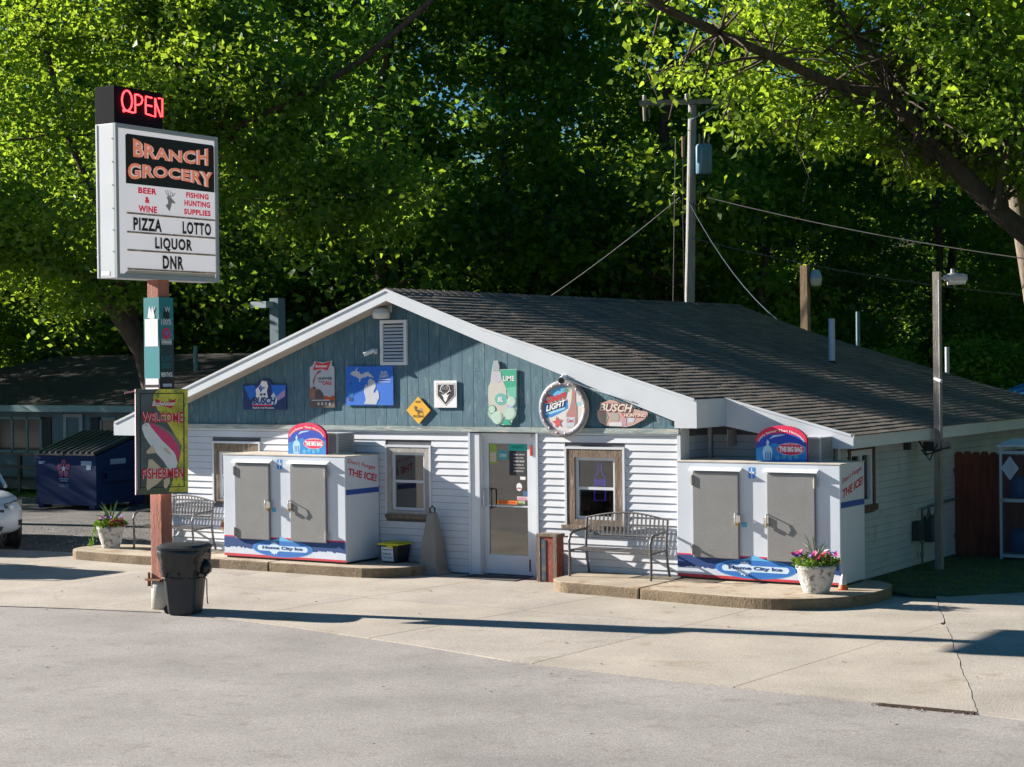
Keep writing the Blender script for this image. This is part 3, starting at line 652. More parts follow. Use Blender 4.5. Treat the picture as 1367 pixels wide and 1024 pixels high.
for a in (-.5,-.1,.35,.8,1.3): 
    cx, cy = RP([(1035,455)])[0]; poly(p, [(cx,cy),(cx+.09*math.cos(a+1.2),cy+.07*math.sin(a+1.2)),(cx+.075*math.cos(a+1.5),cy+.045*math.sin(a+1.5))], flat('print palm', (.12,.3,.15)), b, .005)
# 8 hunting sign
def hp(L_): return [((u-285)/1367*100/91*1.0/.87*1.03, (680-v)/1367*100/92) for u, v in L_]
ho = hp([(340,235),(400,232),(455,215),(500,190),(600,210),(700,270),(900,340),(1010,380),(1145,405),(1150,480),(1100,530),(1000,590),(900,645),(780,680),(520,670),(420,650),(330,600),(300,540),(285,470),(290,390),(320,370)])
t, b, p = wall_sign('tin_sign', 'oval pinkish beer hunting sign tucked under the right rake', ho, flat('print rose', (.52,.34,.31)), -1.345, 2.245)
poly(p, hp([(350,440),(440,420),(480,500),(450,590),(370,590)]), flat('print moss', (.36,.35,.30)), b, .002); poly(p, hp([(510,440),(640,430),(670,500),(640,570),(520,560)]), flat('print drab', (.38,.36,.32)), b, .002); poly(p, hp([(800,500),(940,520),(900,600),(810,600)]), PALE, b, .002)
poly(p, hp([(480,600),(700,590),(720,665),(500,660)]), flat('print mist', (.62,.62,.66)), b, .003); poly(p, hp([(700,540),(790,510),(780,660),(700,640)]), flat('print orchid', (.5,.3,.4)), b, .002)
letter(p, 'BUSCH', 0,0,0,0, flat('print maroon', (.32,.05,.06)), b, .005, .09, .3, warp=lambda u, v: hp([(310+600*u, 405-165*v-0*u+20*u)])[0]); letter(p, 'BUSCH', 0,0,0,0, flat('print cream', (.68,.64,.56)), b, .008, .03, .3, warp=lambda u, v: hp([(322+580*u, 395-145*v+20*u)])[0])
poly(p, hp([(715,440),(1120,455),(1130,500),(730,500)]), RED, b, .006); letter(p, 'HUNTING', 0,0,0,0, MATS['print cream'], b, .009, .04, .25, warp=lambda u, v: hp([(740+390*u, 495-60*v+5*u)])[0])
# lamp, camera, floodlight on the gable
lp = thing('wall_lamp', 'round glass wall lamp at the gable peak above the vent', 'lamp', (-5.09,-.02,3.96))
MB().box(-.10,-.05,.02,.10,0,.13).build('bracket', m_fasc, lp); MB().lathe([(.0,.10),(.09,.095),(.13,.06),(.14,.02),(.14,.0)], (0,-.14,0), 20).build('hood', flat('lamp grey', (.45,.47,.48), .4), lp); MB().lathe([(.14,0),(.135,-.05),(.12,-.075),(0,-.08)], (0,-.14,0), 20).build('lens', flat('frosted lens', (.6,.6,.56), .3), lp)
cm = thing('security_camera', 'small bullet security camera beside the louvered vent', 'camera', (-5.30,-.02,3.37))
MB().box(-.03,-.02,-.03,.03,0,.05).tube([(0,-.01,.01),(-.03,-.08,.0)], .012).build('mount', m_fasc, cm); MB().tube([(.03,-.09,.03),(-.12,-.16,-.035)], .034, 12).build('housing', m_fasc, cm); MB().tube([(-.115,-.158,-.033),(-.128,-.164,-.039)], .027, 12).build('lens', m_black, cm)
fl = thing('flood_light', 'small white floodlight under the right rake above the round sign', 'lamp', (-1.70,-.38,2.95))
MB().box(-.03,0,-.02,.03,.03,.05).build('mount', m_fasc, fl); MB().tube([(0,.0,.02),(.02,-.10,-.03)], [.035,.055], 12).build('head', m_fasc, fl); MB().tube([(.02,-.10,-.03),(.022,-.108,-.034)], .045, 12).build('lens', m_black, fl)
cb = MB().tube([(-1.66,-.36,2.93),(-1.4,-.37,2.84),(-1.0,-.37,2.73),(-.6,-.365,2.62)], .009, 6).build('cable', m_fasc); tag(cb, 'white cable stapled along the right rake from the floodlight', 'cable')

# ================================================================== ice chests
m_chest = M('chest enamel', (.56,.61,.68), .35, .05, 1.5, col2=(.50,.52,.54), thr=.66, c2scale=4)
m_steel = M('embossed steel', (.235,.235,.235), .42, .06, 4, .12, 60, metal=.25, col2=(.19,.19,.19), thr=.53, c2scale=45)
def ice_chest(label, loc, tilt, x_extra):
    Wd, Dp, H = 2.43, .855, 1.63
    t = thing('ice_chest', label, 'ice chest', loc, 0, 'ice chests against the front wall')
    body = MB().box(0,0,.03,Wd,Dp,H).build('body', m_chest, t, bevel=.012)
    MB().box(.03,.03,0,Wd-.03,Dp-.03,.03).build('base', m_black, t)
    MB().box(-.008,-.008,H-.001,Wd+.008,Dp,H+.012).build('top_lid', M('rusty top', (.55,.50,.42), .7, .15, 3, col2=(.38,.24,.13), thr=.57, c2scale=5), body)
    P = plane((0,0,0), (1,0,0), (0,0,1))
    # decals on the body
    poly(P, [(0.005,.04),(Wd-.005,.04),(Wd-.005,.355),(.005,.355)], CRIM, body, .002); poly(P, [(0.005,.04),(Wd-.005,.04),(Wd-.005,.335),(.005,.335)], flat('decal navy', (.003,.045,.20)), body, .003)
    rnd = random.Random(5); sn = [(0.005,.05),(Wd-.005,.05)]; xx = Wd-.005
    while xx > .01: sn.append((xx, .165+rnd.uniform(-.012,.014)+.012*math.sin(xx*7))); xx -= .035
    poly(P, sn, flat('decal snow', (.58,.64,.74)), body, .004)
    poly(P, [(0.005,.032),(Wd-.005,.032),(Wd-.005,.062),(.005,.075)], flat('decal red', (.55,.03,.05)), body, .005)
    cx, cz = 1.19, .185
    poly(P, ell(cx,cz,.60,.135,36), MIDB, body, .006); poly(P, [(cx-.22,cz+.115),(cx-.12,cz+.145),(cx-.02,cz+.185),(cx+.06,cz+.16),(cx+.2,cz+.115)], SKYB, body, .0065)
    poly(P, ell(cx,cz,.57,.117,36), flat('decal blue', (.015,.15,.50)), body, .007)
    poly(P, ell(cx-.45,cz,.05,.042,12,PI/2,1.5*PI)+ell(cx+.45,cz,.05,.042,12,-PI/2,PI/2), flat('decal pale', (.55,.70,.85)), body, .008)
    poly(P, star(cx-.16,cz,.105,12,.8), MATS['decal pale'], body, .0085)
    letter(P, 'Home City Ice', cx-.40,cz-.028,.80,.062, MATS['decal navy'], body, .0105, .045)
    # stickers between the doors
    poly(P, [(1.10,1.42),(1.20,1.42),(1.20,1.57),(1.10,1.57)], MIDB, body, .002, 'sticker'); poly(P, [(1.115,1.49),(1.185,1.49),(1.185,1.51),(1.115,1.51)], W, body, .003); poly(P, [(1.143,1.43),(1.157,1.43),(1.157,1.56),(1.143,1.56)], W, body, .003)
    poly(P, [(.99,.75),(1.07,.75),(1.07,.82),(.99,.82)], SKYB, body, .002, 'sticker'); poly(P, [(1.31,.75),(1.36,.75),(1.36,.82),(1.31,.82)], SKYB, body, .002, 'sticker')
    for x0, x1, hx, s in ((.265,.965,.965,-1),(1.385,2.085,1.385,1)):
        dd = MB().box(x0,-.045,.31,x1,-.002,1.495).build('door', m_steel, t, bevel=.012)
        # crease and rivets are fine relief in the door; handle, latch and hinges are parts
        hz = .86
        MB().box(hx-.035,-.07,hz-.05,hx+.035,-.045,hz+.05).build('latch', flat('latch metal', (.35,.33,.30), .35), dd)
        MB().tube([(hx+s*.02,-.045,hz+.08),(hx+s*.02,-.115,hz+.08),(hx+s*.02,-.125,hz+.02),(hx+s*.02,-.115,hz-.06),(hx+s*.02,-.045,hz-.06)], .010, 8).build('handle', flat('handle chrome', (.5,.5,.5), .25), dd)
        MB().box(hx-.02,-.10,hz-.09,hx+.02,-.07,hz-.04).build('padlock', flat('brass', (.35,.22,.07), .35), dd)
        ox = x0 if s == -1 else x1
        for hz2 in (.42,1.38): MB().tube([(ox+s*0,-.055,hz2-.07),(ox,-.055,hz2+.07)], .016, 8).box(ox-.03,-.05,hz2-.045,ox+.03,-.046,hz2+.045).build('hinge', MATS['latch metal'], dd)
        MB().hexa([(x0-.04,-.075,1.515),(x1+.04,-.075,1.515),(x1+.04,-.002,1.515),(x0-.04,-.002,1.515),(x0-.04,-.070,1.527),(x1+.04,-.070,1.527),(x1+.04,-.002,1.56),(x0-.04,-.002,1.56)]).build('door_hood', flat('hood white', (.78,.8,.82), .35), t)
    # arched header and the cooling unit behind it
    ax0, ax1, z0 = 1.08, 1.83, H+.012; aw = ax1-ax0; ac = (ax0+ax1)/2
    def archpts(w, h0, rise, n=18): return [(ac-w/2,z0),(ac+w/2,z0)]+[(ac+w/2*math.cos(PI*i/n), z0+h0+rise*math.sin(PI*i/n)**.9) for i in range(n+1)]
    hd = MB().prism(plane((0,.30,0), (1,0,0), (0,0,1)), archpts(aw,.27,.22), -.05, 0).build('header_board', CRIM, t)
    HP = plane((0,.30,0), (1,0,0), (0,0,1))
    q = archpts(aw,.17,.22)
    poly(HP, [(ac-aw/2,z0),(ac+aw/2,z0)]+[(ac+aw/2*math.cos(PI*i/18), z0+.20+.185*math.sin(PI*i/18)) for i in range(19)], flat('decal royal', (.002,.05,.45)), hd, .002)
    poly(HP, [(ac-aw/2,z0),(ac+aw/2,z0),(ac+aw/2,z0+.22),(ac+.18,z0+.17),(ac+.0,z0+.22),(ac-.1,z0+.25),(ac-aw/2,z0+.17)], flat('decal azure', (.0,.22,.62)), hd, .003)
    poly(HP, [(ac-.10,z0+.33),(ac-.18,z0+.30),(ac-.12,z0+.355),(ac+.0,z0+.37),(ac+.07,z0+.365)], flat('decal ice', (.45,.62,.85)), hd, .0035)
    poly(HP, [(ac-.26,z0+.01),(ac-.28,z0+.12),(ac-.26,z0+.19),(ac-.215,z0+.22),(ac-.225,z0+.26),(ac-.20,z0+.30),(ac-.175,z0+.26),(ac-.19,z0+.22),(ac-.14,z0+.18),(ac-.13,z0+.12),(ac-.15,z0+.01)], flat('decal frost', (.40,.66,.85)), hd, .004)
    for i in range(3): poly(HP, [(ac-.24+i*.035,z0+.03),(ac-.225+i*.035,z0+.03),(ac-.225+i*.035,z0+.13),(ac-.24+i*.035,z0+.13)], MATS['decal blue'], hd, .005)
    for i in range(4): poly(HP, star(ac-.05+i*.09,z0+.045+.02*(i % 2),.045,4,.6,.4*i), flat('decal teal', (.08,.42,.62)), hd, .004)
    poly(HP, ell(ac+.14,z0+.17,.205,.085,26), W, hd, .0045); poly(HP, ell(ac+.14,z0+.17,.20,.08,26), CRIM, hd, .005); letter(HP, 'THE BIG BAG', ac-.03,z0+.13,.34,.075, W, hd, .0065, .06); letter(HP, 'Home City Ice', ac+.04,z0+.222,.2,.02, W, hd, .0065)
    def wp(u, v):
        a = PI*(.93-.86*u); r1 = .86+.10*v
        return (ac+aw/2*r1*math.cos(a)*1.0, z0+.225+(.17+.045*v)*math.sin(a)**.95)
    letter(HP, 'Clearly Better Than Homemade!', 0,0,0,0, W, hd, .004, .015, warp=wp)
    u_ = MB().box(ax0+.15,.36,z0,ax1+.17,.80,z0+.33).build('cooling_unit', flat('unit grey', (.42,.44,.46), .5), t)
    for i in range(12): MB().box(ax1+.17,.40,z0+.03+i*.024,ax1+.178,.76,z0+.042+i*.024).build('fin', flat('fin dark', (.16,.17,.18), .5), u_)
    for i in range(9): MB().box(ax1+.02+i*.016,.352,z0+.02,ax1+.026+i*.016,.36,z0+.31).build('fin', MATS['fin dark'], u_)
    # right side
    S_ = plane((Wd,0,0), (0,1,0), (0,0,1))
    poly(S_, [(0.01,1.05+.0),(Dp-.01,1.05),(Dp-.01,1.13),(.01,1.13)], flat('stripe blue', (.02,.07,.32)), body, .002)
    letter(S_, "Don't Forget", 0,0,0,0, RED, body, .003, .012, .15, warp=lambda u, v: (.06+.70*u, 1.47+.085*v+tilt*(u-.35)+(.0 if tilt < 0 else -.06)))
    letter(S_, 'THE ICE!', 0,0,0,0, RED, body, .003, .03, .12, warp=lambda u, v: (.07+.72*u, 1.30+.115*v+tilt*(u-.35)+(.0 if tilt < 0 else -.07)))
    return t
ice_chest('white double door ice chest on the left kerb island below the mountain sign', (-7.70,-.885,.15), -.14, 0)
ice_chest('white double door ice chest right of the metal bench at the store corner', (-.005,-.185,.15), .15, 0)

# ================================================================== benches
m_iron = M('grey cast iron', (.12,.115,.115), .45, .15, 6, metal=.4, col2=(.22,.20,.18), thr=.58, c2scale=10)
def bench():
    t = thing('metal_bench', '', 'bench', (0,0,0), 0, 'metal benches on the kerb islands')
    Wd = 1.30
    for x in (0.0, Wd):
        MB().tube([(x,.0,0),(x,.015,.22),(x,.0,.40),(x,-.01,.50),(x,.03,.585),(x,.10,.62),(x,.30,.635),(x,.47,.64)], .019, 10).build('leg', m_iron, t)
        MB().tube([(x,.56,0),(x,.50,.20),(x,.47,.40),(x,.485,.60),(x,.515,.80)], .019, 10).build('leg', m_iron, t)
        MB().tube([(x,.01,.36),(x,.48,.38)], .014, 8).build('side_bar', m_iron, t)
    mb = MB()
    for i in range(7): mb.box(.0,.02+i*.067,.375+.006*(i-3)**2*.3,Wd,.055+i*.067,.385+.006*(i-3)**2*.3)
    for i in range(7): MB().box(.0,.02+i*.067,.372,Wd,.058+i*.067,.384).build('seat_slat', m_iron, t)
    top = lambda u: .80+.085*math.sin(PI*u)
    by = lambda z: .475+.04*(z-.5)/.3
    MB().tube([(Wd*i/16, by(top(i/16))+.0, top(i/16)) for i in range(17)], .013, 8).build('top_rail', m_iron, t)
    for zz in (.56,): MB().tube([(0,by(zz),zz),(Wd,by(zz),zz)], .013, 8).build('back_rail', m_iron, t)
    MB().tube([(Wd*i/16, by(.7), .66+.03*math.sin(PI*i/16)) for i in range(17)], .007, 6).build('back_rail', m_iron, t)
    for i in range(1, 19):
        u = i/19; x = Wd*u
        MB().hexa([(x-.013,by(.56)-.004,.56),(x+.013,by(.56)-.004,.56),(x+.013,by(.56)+.004,.56),(x-.013,by(.56)+.004,.56),(x-.013,by(top(u))-.004,top(u)),(x+.013,by(top(u))-.004,top(u)),(x+.013,by(top(u))+.004,top(u)),(x-.013,by(top(u))+.004,top(u))]).build('back_slat', m_iron, t)
    return t
b2 = bench(); b2.location = (-1.475,-.655,.149); b2['label'] = 'grey metal bench with arched back under the window right of the door'
dup(b2, (-9.93,-.60,.149), 0, 'grey metal bench with arched back behind the red sign post')
# ================================================================== flower pots
m_pot = M('flaking painted pot', (.50,.49,.48), .85, .1, 4, .6, 30, col2=(.15,.14,.13), thr=.52, c2scale=14)
m_soil = M('soil', (.03,.02,.015), .95, .3, 8)
m_lf = leaf_mat('pot leaves', (.03,.09,.01), (.12,.22,.03), (.22,.40,.04), .35)
def leaves_mesh(name, cs, axes, size, asp, tones, mat, parent=None, fold=.25, kind=None):
    """cs Nx3 centres, axes Nx3 leaf direction; numpy-built folded leaf quads"""
    n = len(cs); d = axes/np.linalg.norm(axes, axis=1)[:, None]
    r = RS.normal(size=(n, 3)); s = np.cross(d, r); s /= np.linalg.norm(s, axis=1)[:, None]; nn = np.cross(d, s)
    L_ = size[:, None]; Wl = L_*asp
    v = np.empty((n, 4, 3)); v[:, 0] = cs; v[:, 1] = cs+d*L_*.45+s*Wl*.5+nn*Wl*fold; v[:, 2] = cs+d*L_; v[:, 3] = cs+d*L_*.45-s*Wl*.5+nn*Wl*fold
    me = bpy.data.meshes.new(name); me.vertices.add(n*4); me.vertices.foreach_set('co', v.reshape(-1).astype(np.float32))
    me.loops.add(n*4); me.loops.foreach_set('vertex_index', np.arange(n*4, dtype=np.int32))
    me.polygons.add(n); me.polygons.foreach_set('loop_start', np.arange(0, n*4, 4, dtype=np.int32)); me.polygons.foreach_set('loop_total', np.full(n, 4, dtype=np.int32))
    at = me.attributes.new('tone', 'FLOAT', 'POINT'); at.data.foreach_set('value', np.repeat(tones, 4).astype(np.float32))
    me.update(); me.validate(); me.materials.append(mat)
    if name is None: return me
    o = bpy.data.objects.new(name, me); C.objects.link(o)
    if parent: o.parent = parent
    if kind: o['kind'] = kind
    return o
def blossom(mb, c, r):
    up = Vector((random.uniform(-.6,.6), random.uniform(-.9,.1), random.uniform(.3,1))).normalized(); u = up.orthogonal().normalized(); w = up.cross(u); c = Vector(c)
    for k in range(5):
        a = 2*PI*k/5; e = math.cos(a)*u+math.sin(a)*w; f_ = math.cos(a+.55)*u+math.sin(a+.55)*w; g_ = math.cos(a-.55)*u+math.sin(a-.55)*w
        mb.add([c, c+g_*r*.7+up*r*.15, c+e*r+up*r*.25, c+f_*r*.7+up*r*.15], [(0,1,2,3)])
def planter(label, loc, R_, Hh, trail, cols, spikes, seed):
    random.seed(seed)
    t = thing('flower_pot', label, 'flower pot', loc, 0, 'planted pots on the kerb islands')
    MB().lathe([(0,0),(R_*.62,0),(R_*.66,.02),(R_*.86,Hh*.45),(R_*.97,Hh*.85),(R_*1.04,Hh*.88),(R_*1.04,Hh),(R_*.92,Hh),(R_*.90,Hh-.04)], n=30).build('pot', m_pot, t)
    MB().lathe([(R_*.9,Hh-.04),(0,Hh-.02)], n=20).build('soil', m_soil, t)
    n = 900; a = RS.uniform(0, 2*PI, n); q = np.sqrt(RS.uniform(0, 1, n))*R_*1.15; z = Hh+RS.uniform(-.03, 1, n)*(.17-.10*(q/R_/1.15))
    cs = np.stack([q*np.cos(a), q*np.sin(a), z], 1); ax = np.stack([np.cos(a)*.8, np.sin(a)*.8, RS.uniform(-.2, 1, n)], 1)+RS.normal(size=(n, 3))*.4
    leaves_mesh('foliage', cs, ax, RS.uniform(.03, .06, n), .5, RS.uniform(0, 1, n), m_lf, t)
    if trail:
        n = 120; u = RS.uniform(0, 1, n); cs = np.stack([-R_*1.0-u*.16+RS.normal(size=n)*.025, -R_*.4+RS.normal(size=n)*.03, Hh+.05-u**1.2*(Hh+.02)+RS.normal(size=n)*.015], 1)
        leaves_mesh('trailing_stem', cs, RS.normal(size=(n, 3))+np.array([-.5,0,-.6]), RS.uniform(.03, .06, n), .45, RS.uniform(.5, 1, n), m_lf, t)
    for nm, col, cnt, rr in cols:
        mb = MB(); mt = M('petal '+nm, col, .6, .15, 30)
        for _ in range(cnt):
            a0 = random.uniform(0, 2*PI); q0 = math.sqrt(random.random())*R_*1.1
            if random.random() < .7: q0 = R_*random.uniform(.7,1.15)
            cc = (q0*math.cos(a0), q0*math.sin(a0), Hh+random.uniform(.06,.20)-.05*q0/R_)
            for _k in range(rr): blossom(mb, (cc[0]+random.uniform(-.03,.03), cc[1]+random.uniform(-.03,.03), cc[2]+random.uniform(-.02,.03)), random.uniform(.028,.042))
        mb.build('blossom', mt, t)
    for k in range(spikes):
        a0 = random.uniform(0, 2*PI); el = random.uniform(.5, 1.3); ln = random.uniform(.30,.50)*(1.0 if trail else .9); d = Vector((math.cos(a0)*math.cos(el), math.sin(a0)*math.cos(el), math.sin(el)))
        s = d.orthogonal().normalized()*.010; b0 = Vector((0,0,Hh+.05)); mid = b0+d*ln*.6+Vector((0,0,.02)); tip = b0+d*ln-Vector((0,0,.05*math.cos(el)))
        MB().add([b0-s,b0+s,mid+s,mid-s,tip], [(0,1,2,3),(3,2,4)]).build('spike_leaf', M('spike leaf green' if trail else 'spike leaf pale', (.10,.20,.05) if trail else (.35,.40,.30), .5, .2, 10), t)
planter('white flaking pot with red flowers and tall spiky leaves at the left island end', (-10.47,-.58,.149), .225, .365, True, [('red',(.55,.01,.02),9,5),('violet',(.12,.03,.45),4,4),('dark red',(.30,.01,.04),5,4)], 14, 3)
planter('speckled white flower pot in front of the right ice chest', (2.33,-.80,.149), .255, .36, False, [('pink',(.65,.03,.18),9,4),('violet2',(.16,.03,.35),7,3),('red2',(.6,.02,.05),5,4)], 13, 9)
random.seed(21)
# ================================================================== small things by the wall
cn = thing('traffic_cone', 'tiny orange and white cone behind the right flower pot', 'cone', (2.52,-.36,.149))
MB().lathe([(0,.0),(.07,0),(.065,.02),(.05,.07)], n=16).build('base', flat('cone orange', (.65,.10,.02)), cn); MB().lathe([(.05,.07),(.03,.15),(.015,.20),(0,.205)], n=16).build('tip', flat('cone white', (.6,.6,.6)), cn)
# pyramid smokers' post
sp = thing('smoking_post', 'tall grey pyramid shaped ash receptacle left of the store door', 'ash bin', (-4.13,-.225,0))
mpy = M('grey brown plastic', (.21,.195,.17), .6, .1, 4)
lv = [(.20,0),(.195,.045),(.165,.07),(.135,.35),(.095,.66),(.06,.90),(.055,.93)]
mb = MB(); vs = []; 
for r, z in lv: 
    for sx, sy in ((-1,-1),(1,-1),(1,1),(-1,1)): vs.append((sx*r, sy*r, z))
fs = [(i*4+j, i*4+(j+1) % 4, i*4+4+(j+1) % 4, i*4+4+j) for i in range(len(lv)-1) for j in range(4)]+[(0,3,2,1),(len(lv)*4-4,len(lv)*4-3,len(lv)*4-2,len(lv)*4-1)]
MB().add(vs, fs).build('body', mpy, sp, bevel=.012)
MB().tube([(-.04,0,.93),(-.045,0,.99),(0,0,1.025),(.045,0,.99),(.04,0,.93)], .013, 8).build('handle_loop', m_black, sp)
tb = thing('storage_tote', 'black plastic tote with yellow lid and white paper notice', 'tote', (-4.82,-.245,.149))
MB().hexa([(-.14,-.15,0),(.14,-.15,0),(.14,.15,0),(-.14,.15,0),(-.17,-.18,.27),(.17,-.18,.27),(.17,.18,.27),(-.17,.18,.27)]).build('tub', m_black, tb, bevel=.012)
MB().box(-.19,-.20,.27,.19,.20,.30).box(-.14,-.15,.30,.14,.15,.315).build('lid', flat('yellow lid', (.60,.55,.02), .5), tb, bevel=.008); MB().box(.0,-.215,.235,.10,-.185,.275).build('clip', MATS['yellow lid'], tb)
NP = plane((-.12,-.166,.03), (1,0,0), (0,-.11,1)); nt_ = poly(NP, [(0,0),(.22,0),(.22,.22),(0,.22)], flat('paper', (.62,.68,.74)), tb, .012, 'notice')
letter(NP, 'Property of', .02,.16,.18,.035, NAVY, nt_, .015, .03); letter(NP, 'Lions', .03,.10,.15,.035, NAVY, nt_, .015, .02); letter(NP, 'Recycling', .03,.04,.17,.035, flat('print steel', (.15,.22,.4)), nt_, .015, .02)
bo = thing('wooden_post', 'short weathered square post with peeling red paint at the door', 'post', (-2.03,-.25,0))
mred = M('peeling red paint', (.24,.045,.03), .85, .3, 4, .6, 25, stretch=(3,3,.8), col2=(.17,.12,.09), thr=.53, c2scale=7)
MB().box(-.16,-.10,0,.16,.10,.66).build('core', mred, bo); MB().box(-.10,-.108,.02,-.02,-.101,.62).build('blue_paint', M('old blue paint', (.03,.07,.11), .8, .3, 9, col2=(.14,.10,.08), thr=.5, c2scale=10), bo)
MB().box(-.175,-.113,0,-.115,-.101,.69).build('side_board', m_wood, bo); MB().box(.105,-.113,0,.165,-.101,.69).build('side_board', m_wood, bo); MB().box(-.175,-.115,.661,.175,.11,.70).build('cap', m_wood, bo)
mat_ = MB().box(-3.5,-.50,.0,-2.5,-.05,.012).build('door_mat', M('mat', (.05,.05,.05), .95, .3, 20)); tag(mat_, 'dark worn mat on the concrete at the store door', 'mat')

# ================================================================== sign post with everything on it
m_post = M('red brown painted post', (.36,.135,.095), .8, .15, 3, .4, 25, stretch=(3,3,.5), col2=(.42,.24,.17), thr=.60, c2scale=6)
sg = thing('road_sign', 'tall grocery road sign on a red brown post with lit OPEN box', 'sign', (-5.08,-5.10,0))
MB().lathe([(0,0),(.145,0),(.14,.30),(.135,.36),(0,.37)], n=24).build('pier', M('cast pier', (.50,.48,.43), .9, .1, 4, .4, 40), sg)
MB().box(-.16,-.16,.375,.10,.02,.40).tube([(-.12,-.12,.40),(-.12,-.12,.48)], .018, 8).tube([(-.12,-.12,.30),(-.12,-.12,.38)], .025, 8).build('bracket', M('rust', (.20,.09,.04), .8, .3, 15), sg)
MB().box(-.10,-.10,.372,.10,.10,4.33).build('pole', m_post, sg, bevel=.01)
CZ0, CZ1, YA, YB_ = 4.32, 6.285, -.91, 1.03; XF, XB = .16, -.19
m_cab = M('cabinet metal', (.60,.63,.65), .45, .06, 2, col2=(.48,.50,.50), thr=.62, c2scale=3)
cab = MB().box(XB,YA,CZ0,XF-.03,YB_,CZ1).build('cabinet', m_cab, sg, bevel=.006)
SP = plane((XF,YA,CZ0), (0,1,0), (0,0,1)); Wf, Hf = YB_-YA, CZ1-CZ0
fr_ = MB()
for b_ in ((0,0,Wf,.055),(0,Hf-.055,Wf,Hf),(0,.055,.05,Hf-.055),(Wf-.05,.055,Wf,Hf-.055)): fr_.prism(SP, [(b_[0],b_[1]),(b_[2],b_[1]),(b_[2],b_[3]),(b_[0],b_[3])], -.04, 0)
fr_.build('frame', flat('frame grey', (.34,.37,.38), .45), cab)
face = MB().prism(SP, [(.05,.055),(Wf-.05,.055),(Wf-.05,Hf-.055),(.05,Hf-.055)], -.03, -.022).build('face', M('sign face', (.70,.68,.70), .5, .03, 1, emit=(1,.95,.96,.13)), cab)
def sf(u, v):   # fraction of the visible face: u 0..1, v 0..1 from bottom
    return (.05+(Wf-.10)*u, .055+(Hf-.11)*v)
poly(SP, [sf(.08,.625),sf(.995,.625),sf(.995,.955),sf(.98,.968),sf(.10,.968),sf(.08,.955)], K, face, -.020)
m_or = M('print orange', (.70,.20,.10), .5, .05, 6, emit=(.8,.22,.12,.16)); m_pk2 = M('print peach', (.75,.52,.48), .5, .05, 6, emit=(.8,.55,.5,.14))
def arcw(u0, u1, v0, v1, bow):    # letters taller at both ends
    def w_(u, v):
        e = (2*u-1)**2; lo = v0 + (0 if bow > 0 else bow*e); hi = v1 + (bow*e if bow > 0 else 0)
        return sf(u0+(u1-u0)*u, lo+(hi-lo)*v)
    return w_
for mt_, bo_, dd_ in ((m_pk2,.06,-.018),(m_or,.012,-.015)):
    letter(SP, 'BRANCH', 0,0,0,0, mt_, face, dd_, bo_, warp=arcw(.155,.93,.812,.897,.046), space=1.08)
    letter(SP, 'GROCERY', 0,0,0,0, mt_, face, dd_, bo_, warp=arcw(.10,.975,.688,.770,-.042), space=1.08)
m_rd = M('print ruby', (.70,.0,.05), .5, .05, 6, emit=(.8,0,.05,.10))
for s_, a, b_, c_, d_ in (('BEER',.20,.565,.385,.607),('&',.265,.50,.315,.545),('WINE',.20,.435,.385,.482),('FISHING',.69,.567,.93,.607),('HUNTING',.67,.508,.945,.55),('SUPPLIES',.665,.447,.95,.488)):
    x_, y_ = sf(a, b_); x2, y2 = sf(c_, d_); letter(SP, s_, x_, y_, x2-x_, y2-y_, m_rd, face, -.019, .045, space=1.1)
dm = flat('print fawn', (.42,.38,.33)); DU = lambda L_: [sf(.46+(u-545)/1000*.93, .61-(v-670)/1000*.60) for u, v in L_]
poly(SP, DU([(570,760),(600,745),(625,765),(670,815),(665,830),(630,820),(622,860),(605,925),(585,900),(560,860),(590,830),(585,790)]), dm, face, -.019)
for q_ in ([(595,750),(570,720),(560,680)],[(600,748),(590,710),(585,675)],[(610,748),(620,710),(612,680)],[(615,750),(650,735),(665,700)],[(640,738),(635,700)]):
    MB().tube([SP(*a, -.018) for a in DU(q_)], .006, 4).build('print', dm, face)
for i, zz in enumerate((.415,.285,.16,.03)):
    MB().prism(SP, [sf(.085,zz),sf(.99,zz),sf(.99,zz+.012),sf(.085,zz+.012)], -.022, -.008).build('letter_track', M('stained track', (.30,.22,.16), .8, .4, 6, col2=(.5,.42,.33), thr=.5, c2scale=7), face)
poly(SP, [sf(.05,.0),sf(.99,.0),sf(.99,.028),sf(.09,.028)], flat('print tallow', (.55,.48,.38)), face, -.019)
def slot(s_, a, b_, c_, d_, sp_=1.15):
    x_, y_ = sf(a, b_); x2, y2 = sf(c_, d_); letter(SP, s_, x_, y_, x2-x_, y2-y_, K, face, -.006, .04, name='slot_letters', space=sp_)
slot('PIZZA', .14,.305,.425,.395); slot('LOTTO', .64,.305,.945,.395); slot('LIQUOR', .355,.172,.74,.268); slot('DNR', .43,.047,.645,.142)
for zz in (.17,.31,.45,.60,.75,.90):
    for yy in (XB+.03, XF-.06): MB().lathe([(.008,0),(.006,.006),(0,.008)], (0,0,0), 8).build('screw', m_black, cab, loc=(yy,YA-.0,CZ0+Hf*zz)).rotation_euler = (PI/2,0,0)
EP = plane((XB,YA,CZ0), (1,0,0), (0,0,1))
MB().prism(EP, [(.028,.01),(.036,.01),(.036,Hf-.01),(.028,Hf-.01)], 0, .006).build('seam', flat('seam', (.25,.26,.27)), cab); poly(EP, [(.07,.03),(.22,.03),(.22,.09),(.07,.09)], W, cab, .003)
